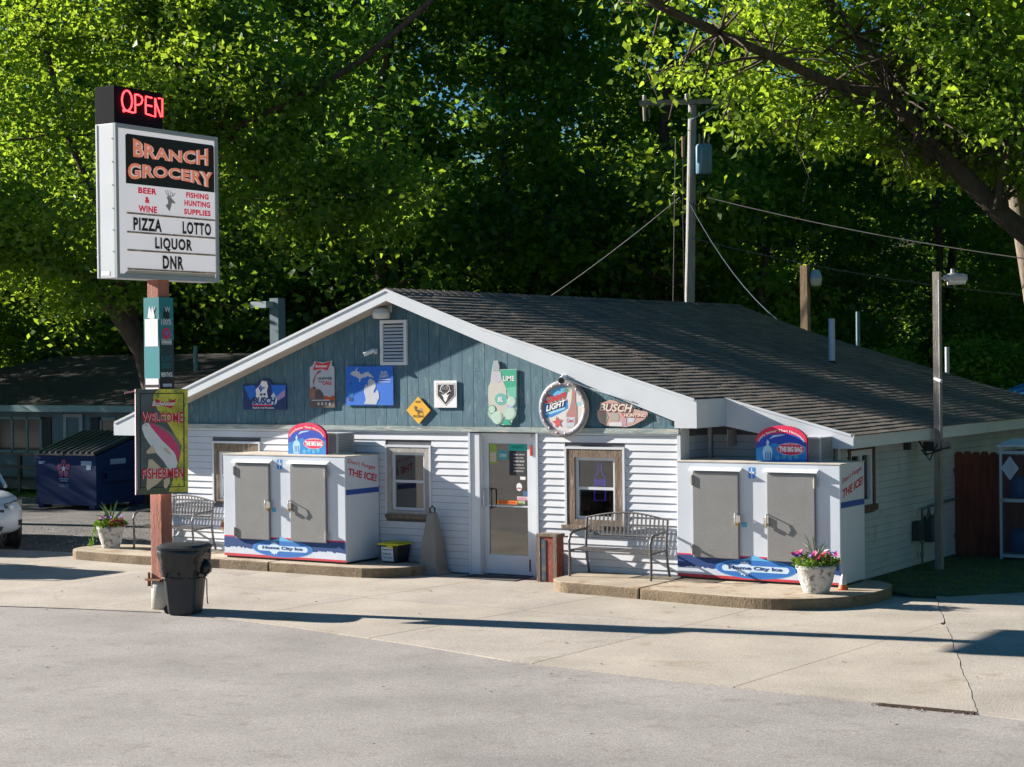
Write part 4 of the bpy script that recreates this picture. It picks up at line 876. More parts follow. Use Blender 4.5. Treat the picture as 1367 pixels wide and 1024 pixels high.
# OPEN box
BZ = 6.76; bxm = M('box black', (.006,.007,.012), .8, .1, 4, spec=.1)
ob = MB().box(XB,YA,CZ1+.002,XF-.01,-.03,BZ).build('open_box', bxm, sg, bevel=.006)
OP = plane((XF-.005,YA,CZ1), (0,1,0), (0,0,1))
neon = M('red neon', (.6,.02,.02), .4, 0, emit=(1.0,.03,.035,3.2))
def op(L_): return [OP((u-490)/750*.88, .035+(BZ-CZ1)*(780-v+ -(u-490)*-.055*0)/575*.98) for u, v in L_]
def neon_t(L_): 
    # points measured on the picture of the face; its top edge drops .1 px per px to the right
    pts = []
    for u, v in L_:
        top = 205+(u-490)*.07; bot = 770+(u-490)*.07
        pts.append(OP((u-490)/755*.88, (BZ-CZ1)*(bot-v)/(bot-top), .012))
    MB().tube(pts, .0105, 6).build('neon_letter', neon, ob)
neon_t([(620,600),(608,575),(660,580),(760,600),(795,598),(795,320)])
neon_t([(670+78*math.cos(a), 425+152*math.sin(a)) for a in [PI/2+2*PI*i/20 for i in range(21)]])
neon_t([(795,320),(850,322),(900,350),(910,400),(890,450),(850,475),(800,478)])
neon_t([(1060,350),(965,335),(960,460),(962,600),(1010,612),(1110,636),(1112,350)]); neon_t([(955,465),(1060,478)])
neon_t([(1112,350),(1130,440),(1200,630),(1222,628),(1226,350),(1165,345)])
# menthol banner sleeve
sl = MB(); SZ0, SZ1, q_ = 2.83, 4.09, .135
sl.box(-q_,-q_,SZ0,q_,q_,SZ1)
bn = sl.build('banner_sleeve', flat('banner teal', (.01,.20,.22), .5), sg)
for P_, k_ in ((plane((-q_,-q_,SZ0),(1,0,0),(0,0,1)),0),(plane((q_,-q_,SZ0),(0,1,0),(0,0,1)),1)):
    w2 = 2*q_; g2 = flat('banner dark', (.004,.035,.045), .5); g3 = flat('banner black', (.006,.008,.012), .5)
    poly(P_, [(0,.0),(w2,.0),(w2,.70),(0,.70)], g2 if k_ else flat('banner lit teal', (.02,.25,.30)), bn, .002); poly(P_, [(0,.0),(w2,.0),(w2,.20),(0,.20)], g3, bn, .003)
    poly(P_, [(.07,1.00),(.10,1.15),(.13,1.08),(.16,1.15),(.20,1.0),(.16,.97)], K if k_ else W, bn, .004)
    letter(P_, 'W', .10,1.07,.11,.07, PALE, bn, .005, .03)
    if k_:
        letter(P_, '100%', .03,.90,.20,.08, PALE, bn, .005, .03); poly(P_, star(.13,.79,.085,8,.75), CRIM, bn, .005); letter(P_, 'W', .09,.75,.08,.08, MIDB, bn, .008, .04)
        poly(P_, [(.03,.64),(.23,.64),(.23,.72),(.03,.72)], GREY, bn, .005); letter(P_, 'tobacco', .04,.66,.18,.04, W, bn, .007, .02)
        letter(P_, 'PLANT\nBASED', .03,.33,.20,.17, flat('banner teal text', (.01,.12,.14)), bn, .005, .04); letter(P_, 'MENTHOL', .02,.22,.22,.06, W, bn, .005, .03); poly(P_, [(.05,.09),(.22,.09),(.22,.13),(.05,.13)], PALE, bn, .005)
    else:
        poly(P_, [(.02,.62),(w2-.02,.62),(w2-.02,.98),(.02,.98)], W, bn, .0045); poly(P_, [(.02,.12),(w2-.02,.12),(w2-.02,.20),(.02,.20)], W, bn, .0045); poly(P_, [(.02,.02),(w2-.02,.02),(w2-.02,.08),(.02,.08)], W, bn, .0045)
# fishermen's board strapped to the near corner of the post
bt = thing('welcome_board', 'flat fishing welcome board with a leaping trout strapped to the sign post', 'sign', (-4.92,-5.26,0))
a_ = 1.0; ux = Vector((math.cos(a_), math.sin(a_), -.01)); uy = Vector((.0,.0,1)); uy = (uy-ux.normalized()*uy.dot(ux.normalized()))
BP = plane((-.345*math.cos(a_)+.01,-.345*math.sin(a_),1.525), ux, uy); BW, BH = .69, 1.37
m_bg = M('board print dark', (.09,.115,.11), .6, .3, 5)
bb = MB().prism(BP, [(0,0),(BW,0),(BW,BH),(0,BH)], -.035, 0).build('board', flat('board edge', (.62,.45,.46)), bt)
def bp(L_): return [((u-28)/462*BW, (968-v+(u-28)*.05*-1*0)/905*BH) for u, v in L_]
def bq(L_): return [((u-42)/448*BW, (965-v-(u-42)*.06)/900*BH) for u, v in L_]
poly(BP, [(.025,.0),(BW,.0),(BW,BH),(.0,BH)], m_bg, bb, .002)
poly(BP, [(BW*.42,BH),(BW,BH),(BW,.02),(BW*.62,.02),(BW*.80,.35),(BW*.88,.62),(BW*.62,.92),(BW*.42,1.10),(BW*.32,1.27)], M('board print gold', (.60,.55,.05), .6, .45, 7, col2=(.22,.26,.06), thr=.52, c2scale=14), bb, .003)
poly(BP, [(.0,0),(BW*.62,0),(BW*.80,.3),(BW*.5,.3),(.05,.15)], flat('board print olive', (.09,.10,.06)), bb, .0028)
fb = MB()
for b_ in ((.055,.09,.070,BH-.055),(BW-.06,.09,BW-.045,BH-.055),(.055,BH-.062,BW-.045,BH-.05),(.055,.085,BW-.045,.097)): fb.flatpoly(BP, [(b_[0],b_[1]),(b_[2],b_[1]),(b_[2],b_[3]),(b_[0],b_[3])], .004)
fb.build('print', K, bb)
poly(BP, bq([(165,215),(210,170),(208,135),(290,165),(392,128),(350,215),(260,190)]), RED, bb, .005); letter(BP, 'Budweiser', 0,0,0,0, W, bb, .007, .02, .2, warp=lambda u, v: bq([(185+195*u, 200-42*v-12*u)])[0])
SILV = flat('fish silver', (.75,.76,.74))
poly(BP, bq([(122,350),(98,370),(95,400),(120,470),(160,530),(215,600),(280,670),(310,720),(350,760),(385,740),(400,680),(380,600),(330,540),(270,480),(220,430),(180,370),(150,345)]), SILV, bb, .006)
poly(BP, bq([(150,345),(200,350),(270,390),(340,440),(400,520),(425,600),(405,690),(395,640),(370,590),(320,540),(265,490),(215,430),(180,390)]), flat('fish pink', (.70,.05,.16)), bb, .007)
poly(BP, bq([(190,352),(260,365),(330,410),(390,460),(425,520),(425,600),(395,520),(340,445),(270,395)]), flat('fish grey', (.20,.20,.17)), bb, .008)
fin = flat('fish fin', (.65,.52,.34)); 
for q2 in ([(185,530),(130,590),(140,612),(215,600)],[(150,660),(130,900),(140,925),(230,860),(300,790),(320,720),(260,730),(180,655)],[(280,545),(310,560),(350,610),(330,610),(275,570)],[(330,790),(280,830),(280,890),(300,905),(335,850)]): poly(BP, bq(q2), fin, bb, .0065)
poly(BP, ell(*bq([(128,368)])[0], .008,.008,8), K, bb, .009)
for mt_, bo_, dd_ in ((flat('print blush', (.85,.68,.66)),.065,.010),(flat('print scarlet', (.65,.005,.02)),.025,.0125)):
    letter(BP, 'WELCOME', 0,0,0,0, mt_, bb, dd_, bo_, warp=lambda u, v: bq([(92+355*u, 350-88*v-15*u-(10*(2*u-1)**2)*v+ -8*(1-(2*u-1)**2)*(1-v))])[0])
    letter(BP, 'FISHERMEN', 0,0,0,0, mt_, bb, dd_, bo_, warp=lambda u, v: bq([(94+358*u, 828-88*v-22*u)])[0])
MB().tube([BP(-.13,BH-.05,-.05),BP(.02,BH-.02,-.04),BP(BW*.5,BH+.0,-.05)], .008, 6).build('strap', flat('pink strap', (.6,.25,.28)), bt)
# trash can
tc_ = thing('trash_can', 'black wheeled trash can with bulging bin bag beside the sign post', 'trash can', (-4.50,-5.30,0), .35)
m_can = M('dark grey plastic', (.02,.023,.028), .45, .1, 3)
def sq(r, z, n=32, ex=3.2): return [(r*math.copysign(abs(math.cos(2*PI*i/n))**(2/ex), math.cos(2*PI*i/n)), r*math.copysign(abs(math.sin(2*PI*i/n))**(2/ex), math.sin(2*PI*i/n)), z) for i in range(n)]
def loft(rings, close=True):
    n = len(rings[0]); vs = [p_ for r in rings for p_ in r]; fs = [(i*n+j, i*n+(j+1) % n, (i+1)*n+(j+1) % n, (i+1)*n+j) for i in range(len(rings)-1) for j in range(n)]
    return vs, fs+([tuple(range(n))[::-1], tuple(range((len(rings)-1)*n, len(rings)*n))] if close else [])
rg_ = []
for z_, r_ in ((0,.195),(.02,.205),(.70,.275)):
    rr = sq(r_, z_, 48); rr = [(x_*(1-(.03 if (i//3) % 2 and .03 < z_ < .75 else 0)), y_*(1-(.03 if (i//3) % 2 and .03 < z_ < .75 else 0)), z_) for i, (x_, y_, _) in enumerate(rr)]; rg_.append(rr)
rg_[1] = [(x_, y_, .04) for x_, y_, _ in rg_[2]]; rg_[1] = [(x_*.76, y_*.76, .04) for x_, y_, _ in rg_[2]]
rg_.append([(x_*1.02, y_*1.02, .80) for x_, y_, _ in rg_[2]])
v_, f_ = loft(rg_); MB().add(v_, f_).build('bin', m_can, tc_)
m_bag = M('bin bag film', (.012,.012,.014), .28, .2, 5, .9, 9, spec=.6)
rr = []
for z_, r_ in ((.52,.262),(.55,.285),(.60,.29),(.68,.298),(.76,.308),(.84,.318),(.858,.30)):
    rr.append([(x_*(1+random.uniform(-.07,.05)), y_*(1+random.uniform(-.07,.05)), z_+(random.uniform(-.10,.05) if z_ < .54 else 0)) for x_, y_, _ in sq(r_, z_, 40)])
v_, f_ = loft(rr, False); MB().add(v_, f_, True).build('bin_bag', m_bag, tc_)
v_, f_ = loft([[(x_*1.06, y_*1.06, .835) for x_, y_, _ in sq(.31, 0)],[(x_*1.07, y_*1.07, .865) for x_, y_, _ in sq(.31, 0)],[(x_*.92, y_*.92, .895) for x_, y_, _ in sq(.31, 0)],[(x_*.3, y_*.3, .91) for x_, y_, _ in sq(.31, 0)]]); MB().add(v_, f_).build('lid', m_can, tc_)
bagk = MB(); v_, f_ = loft([[(.30+x_*k_, -.02+y_*k_, z_) for x_, y_, _ in sq(.075, 0, 16, 2.2)] for z_, k_ in ((.50,.3),(.54,.95),(.60,1.1),(.66,.8),(.70,.3))]); bagk.add(v_, f_, True).build('bag_knot', m_bag, tc_)
MB().tube([(x_*1.015, y_*1.015, .47) for x_, y_, _ in sq(.252, 0, 32)+[sq(.252, 0, 32)[0]]], .010, 6).build('strap', flat('strap black', (.02,.02,.022)), tc_)
MB().tube([(.27,.0,.47),(.31,-.02,.44),(.31,-.02,.25),(.32,-.03,.14),(.335,-.03,.13)], .008, 5).build('strap_end', MATS['strap black'], tc_)
for s_ in (-1,1): MB().tube([(-.17,s_*.13-.02,.06),(-.17,s_*.13+.02,.06)], .06, 14).build('wheel', m_rubber, tc_)
# ================================================================== poles, wires, roof pipes
m_pole = M('grey weathered pole', (.27,.24,.20), .9, .2, 3, .5, 25, stretch=(4,4,.4), col2=(.14,.12,.10), thr=.56, c2scale=5)
m_pole2 = M('brown weathered pole', (.26,.18,.11), .9, .2, 3, .5, 25, stretch=(4,4,.4), col2=(.12,.09,.06), thr=.55, c2scale=5)
m_galv = flat('galvanised', (.38,.42,.45), .4); m_lens = flat('lamp lens', (.62,.62,.55), .3)
up_ = thing('utility_pole', 'tall grey utility pole with crossarm and blue transformer behind the store', 'utility pole', (-8.6,17,0), .45)
MB().tube([(-.02,0,0),(.12,0,4.6),(.24,0,9.5)], [.15,.125,.10], 14).build('pole', M('pale pole', (.30,.30,.30), .9, .15, 3, .5, 25, stretch=(4,4,.4), col2=(.20,.18,.16), thr=.56, c2scale=5), up_)
MB().box(-1.05,-.16,9.38,1.55,-.05,9.50).build('crossarm', m_pole, up_)
for x_ in (-.92,.10,1.30): MB().lathe([(.03,0),(.055,.02),(.03,.05),(.055,.07),(.03,.10),(.05,.12),(0,.15)], (x_,-.1,9.50), 10).build('insulator', flat('porcelain', (.45,.42,.42), .3), up_)
for x_ in (-.92,1.12): MB().tube([(x_,-.1,9.38),(x_,-.1,9.0)], [.05,.035], 8).tube([(x_+.1,-.1,9.36),(x_+.12,-.1,9.08)], .02, 6).build('fuse', m_pole, up_)
MB().tube([(.2,-.1,9.0),(.9,-.1,9.38)], .02, 6).build('brace', m_galv, up_)
tfm = MB().lathe([(0,0),(.18,0),(.20,.03),(.20,.66),(.17,.72),(0,.74)], (.50,-.12,7.68), 18).build('transformer', flat('transformer blue', (.10,.22,.30), .45), up_)
for x_, h_ in ((.40,.24),(.50,.36),(.62,.22)): MB().tube([(x_,-.12,8.40),(x_,-.12,8.42+h_)], .028, 8).build('bushing', flat('bushing brown', (.25,.16,.12), .3), tfm)
MB().tube([(0,-.18,8.1),(0,-.18,8.6)], .03, 8).build('bushing', MATS['bushing brown'], up_)
MB().tube([(.0,-.16,4.6),(-.02,-.16,6.6),(0,-.2,8.2)], .008, 5).tube([(.6,-.1,7.7),(.65,-.1,7.0),(.35,-.1,6.8),(.22,-.1,7.0)], .012, 5).tube([(.4,-.1,7.7),(.38,-.1,6.9)], .012, 5).build('lead', m_black, up_)
def wire(label, pts, r=.014, sag=.0, mat=None, n=14):
    a, b = Vector(pts[0]), Vector(pts[1]); P_ = []
    for i in range(n+1):
        u = i/n; p_ = a.lerp(b, u); p_.z -= sag*4*u*(1-u); P_.append(p_)
    return tag(MB().tube(P_, r, 5).build('overhead_wire', mat or flat('wire grey', (.10,.10,.10), .6)), label, 'wire')
wire('pale wire from the utility pole down left to behind the store ridge', [(-8.7,17,7.15),(-12.6,16.6,4.6)], .014, .08)
wire('upper wire sloping right from below the transformer', [(-7.95,17,7.1),(6.0,17,4.5)], .014, .35)
wire('lower wire sloping right across the trees from the middle of the utility pole', [(-8.4,17,6.15),(1.0,19,4.4)], .012, .25)
wire('thick blue grey service cable sagging from the pole towards the roof', [(-8.4,16.9,7.0),(-3.0,14.0,3.35)], .015, .9, flat('service cable', (.02,.05,.07), .8))
wire('thin guy wire close beside the utility pole', [(-8.75,16.9,8.6),(-8.95,16.8,0)], .008, .02, n=4)
wire('faint line crossing the trees at the right edge', [(-7.5,17,9.6),(8,15,5.6)], .010, .3)
# rear pole with mercury lamp
q_ = thing('pole_lamp', 'brown wooden pole with blue topped lamp standing behind the store ridge', 'lamp post', (-5.82,17.86,0))
MB().box(-.09,-.09,0,.09,.09,5.42).build('pole', m_pole2, q_); MB().lathe([(0,.22),(.10,.20),(.14,.08),(.15,.0)], (.22,.12,5.10), 14).build('hood', flat('hood blue', (.25,.42,.60), .3), q_); MB().lathe([(.15,0),(.13,-.14),(.10,-.18),(0,-.18)], (.22,.12,5.10), 14).build('lens', m_lens, q_)
# right pole
q_ = thing('pole_lamp', 'tall square wooden pole with lamp head standing at the right eave', 'lamp post', (2.42,3.66,-.05))
MB().box(-.052,-.052,0,.052,.052,4.52).build('pole', m_pole, q_)
MB().tube([(.05,.03,4.42),(.14,.09,4.42)], .02, 8).tube([(.20,.12,4.46),(.20,.12,4.56)], .03, 8).build('arm', m_galv, q_)
MB().tube([(.10,.06,4.42),(.20,.13,4.43),(.38,.24,4.42)], [.05,.085,.05], 14).build('hood', flat('lamp head grey', (.40,.38,.36), .4), q_); MB().tube([(.14,.09,4.385),(.36,.23,4.375)], [.07,.05], 14).build('lens', m_lens, q_)
MB().tube([(-.02,-.07,2.92),(.10,-.13,2.88)], .03, 8).build('sensor', flat('sensor white', (.6,.6,.6), .4), q_); MB().tube([(.055,-.075,4.4),(.055,-.075,2.1)], .010, 5).build('conduit', m_galv, q_)
MB().box(-.22,-.05,1.83,.0-.07,.05,1.97).tube([(-.3,0,1.98),(-.15,-.08,1.78),(.05,-.1,1.85),(.2,-.04,1.90)], .014, 6).tube([(-.25,-.05,1.85),(-.1,-.1,1.70),(.02,-.09,1.95)], .012, 6).build('wiring_box', m_black, q_)
MB().box(.07,-.05,1.86,.20,.05,1.97).build('bracket', m_pole, q_)
# blue pole behind left rake, far ones
q_ = thing('pole_lamp', 'blue grey lamp pole with flat head beyond the left slope of the roof', 'lamp post', (-16.47,11.1,0))
MB().box(-.13,-.13,0,.13,.13,4.78).build('pole', flat('pole bluegrey', (.12,.19,.23), .5), q_); MB().box(-.48,-.42,4.55,.0,-.10,4.70).build('head', flat('head pale', (.35,.42,.46), .4), q_)
q_ = MB().tube([(-4.75,18.5,0),(-4.75,18.5,4.3)], [.06,.05], 8).build('metal_post', flat('post blue', (.10,.20,.24), .5)); tag(q_, 'thin blue metal post in the woods beyond the ridge', 'post')
vp_ = thing('vent_pipe', 'white vent pipe rising from the right roof slope', 'pipe', (-1.15,8.2,3.08))
MB().tube([(0,0,-.1),(0,0,.83)], .058, 14).build('pipe', m_fasc, vp_); MB().lathe([(.13,-.03),(.075,.05),(.06,.07)], (0,0,0), 14).build('flashing', m_black, vp_)
q_ = MB().tube([(-2.29,17.71,0),(-2.29,17.71,3.42)], .05, 8).build('metal_post', m_fasc); tag(q_, 'short white post showing above the roof near the right lamp pole', 'post')
# ================================================================== right side yard
mt_ = thing('electric_meter', 'dark utility meters and pipes on the right side wall of the store', 'meter', (1.955,4.2,0))
MB().box(0,.05,.34,.16,.50,.74).build('meter_body', flat('meter dark', (.035,.06,.065), .5), mt_, bevel=.03); MB().box(0,-.42,.40,.12,-.22,.70).build('junction_box', flat('box dark', (.04,.05,.05), .5), mt_, bevel=.01)
MB().tube([(.06,-.15,-.1),(.06,-.15,.86),(.06,.6,.90),(.06,1.5,.92)], .018, 8).tube([(.08,.18,.72),(.08,.10,.86),(.08,.0,.70)], .016, 8).tube([(.08,.36,.74),(.08,.42,.88)], .016, 8).build('pipe', flat('pipe grey', (.10,.12,.12), .5), mt_)
for z_ in (.15,.35,.52): MB().lathe([(.035,0),(.035,.05)], (.06,-.15,z_), 8).build('fitting', flat('fitting', (.2,.19,.17), .4), mt_)
eb = MB().box(1.953,3.45,1.80,2.03,3.57,1.93).build('wall_box', m_black); tag(eb, 'small black box under the right eave beside the pole', 'box')
fc = thing('picket_fence', 'dark red brown dog eared picket fence beside the gas cage', 'fence', (1.97,5.72,-.03))
m_fence = M('red brown fence', (.17,.045,.025), .85, .25, 3, .4, 25, stretch=(4,4,.5))
x_ = 0.0
for i in range(9):
    w_ = .135; MB().prism(plane((x_,0,0),(1,0,0),(0,0,1)), [(0,0),(w_,0),(w_,1.66),(w_-.03,1.70+.01*(i % 2)),(.03,1.70+.01*(i % 2)),(0,1.66)], 0, .02).build('picket', m_fence, fc); x_ += .142
for z_ in (.3,1.35): MB().box(-.02,.002,z_,1.3,.04,z_+.08).build('rail', m_fence, fc)
cg = thing('gas_cage', 'locked wire mesh gas bottle cage with white diamond placard at the right edge', 'cage', (2.79,5.41,-.02))
m_cg = flat('cage paint', (.42,.50,.55), .5)
fr_ = MB(); CW, CD, CH_ = 1.5, .75, 1.80
for x_ in (0, CW/2-.02, CW-.04):
    for y_ in (0, CD-.04): fr_.box(x_, y_, 0, x_+.04, y_+.04, CH_)
for z_ in (.06,.93,CH_-.12): 
    fr_.box(0.04,0.002,z_,CW-.04,.04,z_+.05); fr_.box(0.002,.04,z_,.04,CD-.04,z_+.05); fr_.box(CW-.04,.04,z_,CW-.002,CD-.04,z_+.05); fr_.box(.04,CD-.04,z_,CW-.04,CD-.002,z_+.05)
fr_.build('frame', m_cg, cg)
MB().hexa([(-.03,-.04,CH_),(CW+.03,-.04,CH_),(CW+.03,CD+.03,CH_),(-.03,CD+.03,CH_),(-.03,-.04,CH_+.02),(CW+.03,-.04,CH_+.02),(CW+.03,CD+.03,CH_+.09),(-.03,CD+.03,CH_+.09)]).build('roof_panel', flat('cage roof', (.62,.66,.70), .4), cg)
ms = MB()
for i in range(36): ms.box(.04+i*.0395,.012,.06,.046+i*.0395,.016,CH_-.07)
for i in range(48): ms.box(.04,.012,.08+i*.035,CW-.04,.016,.085+i*.035)
for i in range(18): ms.box(.012,.04+i*.037,.06,.016,.045+i*.037,CH_-.07)
ms.build('wire_mesh', flat('mesh wire', (.10,.11,.12), .5), cg)
for z_ in (.12,.95): MB().box(.04,.04,z_-.03,CW-.04,CD-.04,z_-.01).build('shelf', m_cg, cg)
CP = plane((0,-.004,0),(1,0,0),(0,0,1)); poly(CP, [(.17,1.27),(.31,1.46),(.17,1.65),(.03,1.46)], flat('placard', (.55,.62,.66)), cg, .001, 'placard'); poly(CP, [(.17,1.30),(.285,1.46),(.17,1.62),(.055,1.46)], flat('placard in', (.45,.52,.57)), cg, .002, 'placard')
MB().box(.01,-.05,.93,.09,-.004,.99).build('latch', MATS['latch metal'], cg)
m_cyl = flat('cylinder blue', (.03,.10,.28), .5)
for i in range(4):
    for z_ in (.11,.94):
        t_ = MB().lathe([(0,0),(.11,0),(.15,.05),(.15,.30),(.10,.38),(.04,.40),(.04,.44)], (0,0,0), 14).build('gas_bottle', m_cyl, None, loc=(2.79+.2+i*.35,5.41+.36,z_-.02)); tag(t_, 'blue gas bottle standing on a shelf inside the wire cage', 'gas bottle', 'gas bottles in the cage')
bs = thing('metal_shed', 'low blue metal roofed shed beyond the far right corner of the store', 'shed', (-2.2,21,0))
MB().box(0,.3,0,9,4.7,2.1).build('walls', flat('shed wall', (.10,.20,.30)), bs)
rf = MB().hexa([(-.3,0,2.08),(9.3,0,2.08),(9.3,5,2.5),(-.3,5,2.5),(-.3,0,2.13),(9.3,0,2.13),(9.3,5,2.66),(-.3,5,2.66)]).build('roof', flat('shed roof blue', (.06,.26,.50), .45), bs)
for i in range(32): MB().hexa([(-.28+i*.3,0,2.13),(-.24+i*.3,0,2.13),(-.24+i*.3,5,2.66),(-.28+i*.3,5,2.66),(-.28+i*.3,0,2.17),(-.24+i*.3,0,2.17),(-.24+i*.3,5,2.70),(-.28+i*.3,5,2.70)]).build('roof_rib', MATS['shed roof blue'], rf)

# ================================================================== house behind, dumpster, deck
hs = thing('house', 'low grey blue house with dark shingled roof in the shade at the left', 'house', (-32,11.05,0))
m_hs = M('house siding', (.13,.20,.24), .7, .08, 2); m_ht = flat('house trim', (.20,.33,.36), .6); m_hr = M('dark shingle roof', (.038,.033,.03), .95, .35, 1.5, .8, 30, stretch=(1,5,5))
MB().box(0,.02,-.05,16,7.5,2.15).build('walls', m_hs, hs)
lp_ = MB()
for k in range(16): 
    for a, b in ((0,5.9),(7.7,8.35),(9.75,16)): lp_.hexa([(a,-.012,.15+k*.12),(b,-.012,.15+k*.12),(b,.02,.15+k*.12),(a,.02,.15+k*.12),(a,0,.27+k*.12),(b,0,.27+k*.12),(b,.02,.27+k*.12),(a,.02,.27+k*.12)])
lp_.build('siding', m_hs, hs, kind='stuff')
rf = MB().hexa([(-1,-.45,2.16),(16.5,-.45,2.16),(14.0,4.0,3.46),(4.2,4.0,3.46),(-1,-.45,2.22),(16.5,-.45,2.22),(14.0,4.0,3.52),(4.2,4.0,3.52)]).build('roof', m_hr, hs)
MB().add([(-1,-.45,2.22),(4.2,4.0,3.52),(-1,8,2.22),(16.5,-.45,2.22),(14,4,3.52),(16.5,8,2.22)], [(0,1,2),(3,5,4),(2,1,4,5)]).build('roof_slope', m_hr, hs)
MB().box(-1,-.48,2.05,16.5,-.45,2.215).build('eave_fascia', m_ht, hs); MB().box(-1,-.45,2.05,16.5,.0,2.06).build('eave_soffit', m_ht, hs)
def hwin(x0, x1, z0, z1, bays):
    f = MB(); w_ = .06
    for b_ in ((x0,-.05,z0,x0+w_,-.001,z1),(x1-w_,-.05,z0,x1,-.001,z1),(x0,-.05,z1-w_,x1,-.001,z1),(x0,-.05,z0,x1,-.001,z0+w_)): f.box(*b_)
    for i in range(1, bays): xx = x0+(x1-x0)*i/bays; f.box(xx-.03,-.05,z0,xx+.03,-.001,z1)
    fo = f.build('window', m_ht, hs)
    for i in range(bays): MB().box(x0+(x1-x0)*i/bays+.04,-.03,z0+.05,x0+(x1-x0)*(i+1)/bays-.04,-.02,z1-.05).build('pane', flat('house glass', (.03,.05,.05), .12), fo)
hwin(5.95,7.62,.95,1.90,3); hwin(9.72,10.9,1.10,1.90,2)
sht = flat('shutter', (.015,.018,.028), .6)
MB().box(7.64,-.04,1.0,7.95,-.001,1.90).build('shutter', sht, hs); MB().box(9.37,-.04,1.1,9.66,-.001,1.90).build('shutter', sht, hs)
df_ = MB().box(8.40,-.05,.1,8.52,-.001,1.98).box(8.98,-.05,.1,9.10,-.001,1.98).box(8.52,-.05,1.90,8.98,-.001,1.98).build('door_frame', flat('door trim', (.30,.38,.42)), hs); MB().box(8.52,-.03,.1,8.98,-.002,1.90).build('door', flat('door teal', (.08,.15,.18)), df_)
MB().tube([(10.7,2.5,2.9),(10.7,2.5,3.72)], .06, 10).build('vent_pipe', flat('pipe teal', (.10,.25,.28)), hs)
dk = thing('wooden_deck', 'weathered wooden deck with handrail in front of the grey blue house', 'deck', (-28,9.9,0)); m_dk = M('deck timber', (.13,.10,.08), .9, .25, 3, .4, 20)
for i in range(7): MB().box(0,.02+i*.16,.28,5.3,.16+i*.16,.32).build('deck_board', m_dk, dk)
for x_ in (.1,1.3,2.45,3.9,5.2): MB().box(x_,-.02,0,x_+.10,.08,1.0).build('post', m_dk, dk)
MB().box(0,-.04,.96,5.3,.12,1.01).build('handrail', m_dk, dk); MB().box(0,0,.62,5.3,.05,.70).build('rail', m_dk, dk); MB().box(0,0,.10,5.3,.03,.28).build('skirt_board', m_dk, dk)
du = thing('dumpster', 'dark blue dumpster with slanted black ribbed lid and red flower logo', 'dumpster', (-19.85,6.55,0), math.radians(5.8))
m_du = M('dumpster blue', (.0,.018,.085), .85, .15, 2, .15, 10, col2=(.005,.022,.06), thr=.68, c2scale=5); DW, DD = 1.72, 1.72
MB().hexa([(0,0,.08),(DW,0,.08),(DW,DD,.08),(0,DD,.08),(0,0,1.18),(DW,0,1.18),(DW,DD,1.62),(0,DD,1.62)]).build('body', m_du, du)
MB().box(-.02,-.03,1.12,DW+.02,.0,1.19).build('front_rim', m_du, du)
MB().box(DW,.25,.62,DW+.14,1.2,.68).box(DW,.25,.80,DW+.14,1.2,.86).box(DW+.12,.25,.68,DW+.14,1.2,.80).build('fork_sleeve', m_du, du); MB().box(-.14,.25,.62,0,1.2,.86).build('fork_sleeve', m_du, du)
for a, b in ((.05,0),(DW-.2,0),(.05,DD-.3),(DW-.2,DD-.3)): MB().box(a,b,0,a+.15,b+.3,.08).build('foot', m_du, du)
for a, b in ((.0,.84),(.88,DW)):
    ld = MB().hexa([(a,-.06,1.20),(b,-.06,1.20),(b,DD,1.655),(a,DD,1.655),(a,-.06,1.235),(b,-.06,1.235),(b,DD,1.70),(a,DD,1.70)]).build('lid', m_black, du)
    for i in range(5): x_ = a+.06+i*.17; MB().hexa([(x_,-.05,1.236),(x_+.07,-.05,1.236),(x_+.07,DD-.1,1.68),(x_,DD-.1,1.68),(x_+.01,-.04,1.285),(x_+.06,-.04,1.285),(x_+.06,DD-.1,1.725),(x_+.01,DD-.1,1.725)]).build('lid_rib', flat('lid rib', (.05,.055,.06), .35), ld)
DPn = plane((0,0,0),(1,0,0),(0,0,1)); fl_ = flat('logo red', (.40,.03,.06)); pb_ = flat('logo pale', (.25,.36,.50))
for k in range(5):
    a = PI/2+2*PI*k/5; poly(DPn, ell(.80+.12*math.cos(a), .90+.14*math.sin(a), .062, .068, 14), fl_, du, .003, 'logo'); poly(DPn, ell(.80+.11*math.cos(a), .90+.13*math.sin(a), .036, .042, 12), flat('logo ground', (.008,.04,.20)), du, .005, 'logo')
poly(DPn, star(.80,.90,.075,5,.5), pb_, du, .006, 'logo'); letter(DPn, 'REPUBLIC', .67,.655,.27,.035, pb_, du, .004, .03); letter(DPn, 'SERVICES', .69,.61,.23,.025, pb_, du, .004, .03); letter(DPn, '517 883 3875', .67,.52,.27,.022, pb_, du, .004); letter(DPn, 'republicservices', .67,.48,.27,.02, pb_, du, .004)
for b_ in ((.08,1.03,.26,1.06),(.08,1.0,.2,1.02),(1.30,.98,1.60,1.08),(1.45,.88,1.58,1.0)): poly(DPn, [(b_[0],b_[1]),(b_[2],b_[1]),(b_[2],b_[3]),(b_[0],b_[3])], pb_, du, .004, 'notice')
DPs = plane((DW,0,0),(0,1,0),(0,0,1)); poly(DPs, [(.50,.98),(1.05,.98),(1.05,1.10),(.50,1.10)], pb_, du, .003, 'notice')

